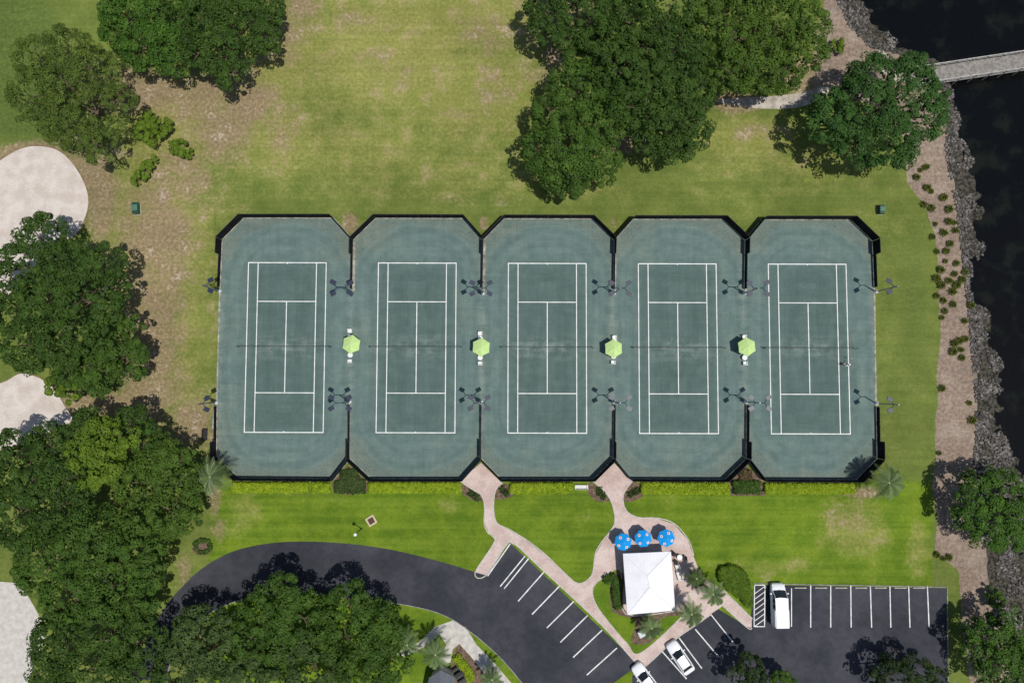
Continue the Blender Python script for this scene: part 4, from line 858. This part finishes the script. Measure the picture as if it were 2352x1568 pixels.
a=rng.uniform(0,6.3,n); c_,s_=np.cos(a),np.sin(a); sx=rng.uniform(.8,1.8,n)[:,None]; X=V[:,:,0]*sx; Yv=V[:,:,1]; V=np.stack([X*c_[:,None]-Yv*s_[:,None],X*s_[:,None]+Yv*c_[:,None],V[:,:,2]],-1)
V+=np.stack([XY[:,0],XY[:,1],np.where(u<0,0,WL*np.clip(u,0,1))+.04],-1)[:,None,:]
F_=(fi[None]+(np.arange(n)*len(iv))[:,None,None]).reshape(-1,3); me=bpy.data.meshes.new('oyster_rubble'); V=V.reshape(-1,3)
me.vertices.add(len(V)); me.vertices.foreach_set('co',V.ravel().astype(np.float32)); me.loops.add(F_.size); me.loops.foreach_set('vertex_index',F_.ravel().astype(np.int32)); me.polygons.add(len(F_)); me.polygons.foreach_set('loop_start',(np.arange(len(F_))*3).astype(np.int32)); me.polygons.foreach_set('loop_total',np.full(len(F_),3,np.int32)); me.update(calc_edges=True)
at=me.attributes.new('tint','FLOAT','FACE'); at.data.foreach_set('value',np.repeat(rng.random(n)**1.8,len(fi)).astype(np.float32))
RB=NT('rubble',.95,.1); nn=RB.noise(.5,4,.7); tt=RB.attr('tint').outputs['Fac']; c=RB.mix(tt,(.062,.055,.048),(.24,.218,.20)); RB.col(RB.scale(c,RB.ramp(nn,.3,.7,.6,1.35)))
tag(link('oyster_rubble',me,RB.m),'grey oyster shell rubble lining the edge of the dark water','rubble',kind='stuff')
# small roof at the bottom centre
bx,by=P(1010,1600); t=thing('house','corner of a grey roofed house at the bottom edge, centre left','house',(bx,by,0))
q=[P3(985,1556,2.6),P3(1012,1538,2.6),P3(1042,1552,2.6),P3(1060,1680,2.6),P3(960,1680,2.6)]; apx=P3(1015,1610,4.2)
bm=NB(); v=[bm.verts.new(w) for w in q]; a=bm.verts.new(apx); lo=[bm.verts.new(w-Vector((0,0,.2))) for w in q]
for i in range(5): bm.faces.new((v[i],v[(i+1)%5],a)); bm.faces.new((v[i],lo[i],lo[(i+1)%5],v[(i+1)%5]))
obj('roof',bm,mat('grey_shingle',(.13,.14,.16),.8,.2,5),t); bm=NB(); c=sum(q,Vector())/5
lo=[bm.verts.new((c.x+(w.x-c.x)*.88,c.y+(w.y-c.y)*.88,0)) for w in q]; hi=[bm.verts.new((w.co.x,w.co.y,2.5)) for w in lo]
for i in range(5): bm.faces.new((lo[i],lo[(i+1)%5],hi[(i+1)%5],hi[i]))
obj('walls',bm,MC['cream_stucco'],t)
# golf cart
x,y=P(1054,1553,.8); t=thing('golf_cart','black golf cart parked beside the walkway at the bottom edge','golf cart')
obj('body',box(NB(),(0,0,.45),(2.3,1.15,.35),0,.1),BLACK,t); obj('seat',box(NB(),(-.3,0,.75),(.5,1.05,.2),0,.05),DK,t); obj('backrest',box(NB(),(-.55,0,1.0),(.1,1.05,.4),0,.03),DK,t); obj('dashboard',box(NB(),(.5,0,.85),(.15,1.05,.35),0,.03),DK,t)
for sx in (-.75,.8):
    for sy in (-1,1): obj('wheel',tube(NB(),(sx,sy*.45,.23),(sx,sy*.6,.23),.23,.23,14),RUBBER,t)
t.location=(x,y,0); t.rotation_euler[2]=-1.0
# ---------------- light, world, camera
sv=Vector((1.52,-.92,5.5)).normalized(); el=math.asin(sv.z)
sd=bpy.data.lights.new('sun','SUN'); sd.energy=3.5; sd.angle=math.radians(.53); sd.color=(1,.97,.92); so=bpy.data.objects.new('sun',sd); COL.objects.link(so); so.rotation_euler=(-sv).to_track_quat('-Z','Y').to_euler(); so.location=(0,0,60)
w=bpy.data.worlds.new('World'); S.world=w; w.use_nodes=True; nt=w.node_tree; nt.nodes.clear(); sk=nt.nodes.new('ShaderNodeTexSky'); sk.sky_type='NISHITA'; sk.sun_disc=False; sk.sun_elevation=el; sk.sun_rotation=math.atan2(sv.x,sv.y)
bg=nt.nodes.new('ShaderNodeBackground'); bg.inputs[1].default_value=.075; o=nt.nodes.new('ShaderNodeOutputWorld'); nt.links.new(sk.outputs[0],bg.inputs[0]); nt.links.new(bg.outputs[0],o.inputs[0])
cd=bpy.data.cameras.new('camera'); cd.lens=24; cd.sensor_width=36; cd.clip_end=2000; co=bpy.data.objects.new('camera',cd); COL.objects.link(co); co.location=(CX,CY,CZ); co.rotation_euler=(T,0,0); S.camera=co
S.view_settings.view_transform='Standard'; S.view_settings.look='None'; S.view_settings.exposure=0
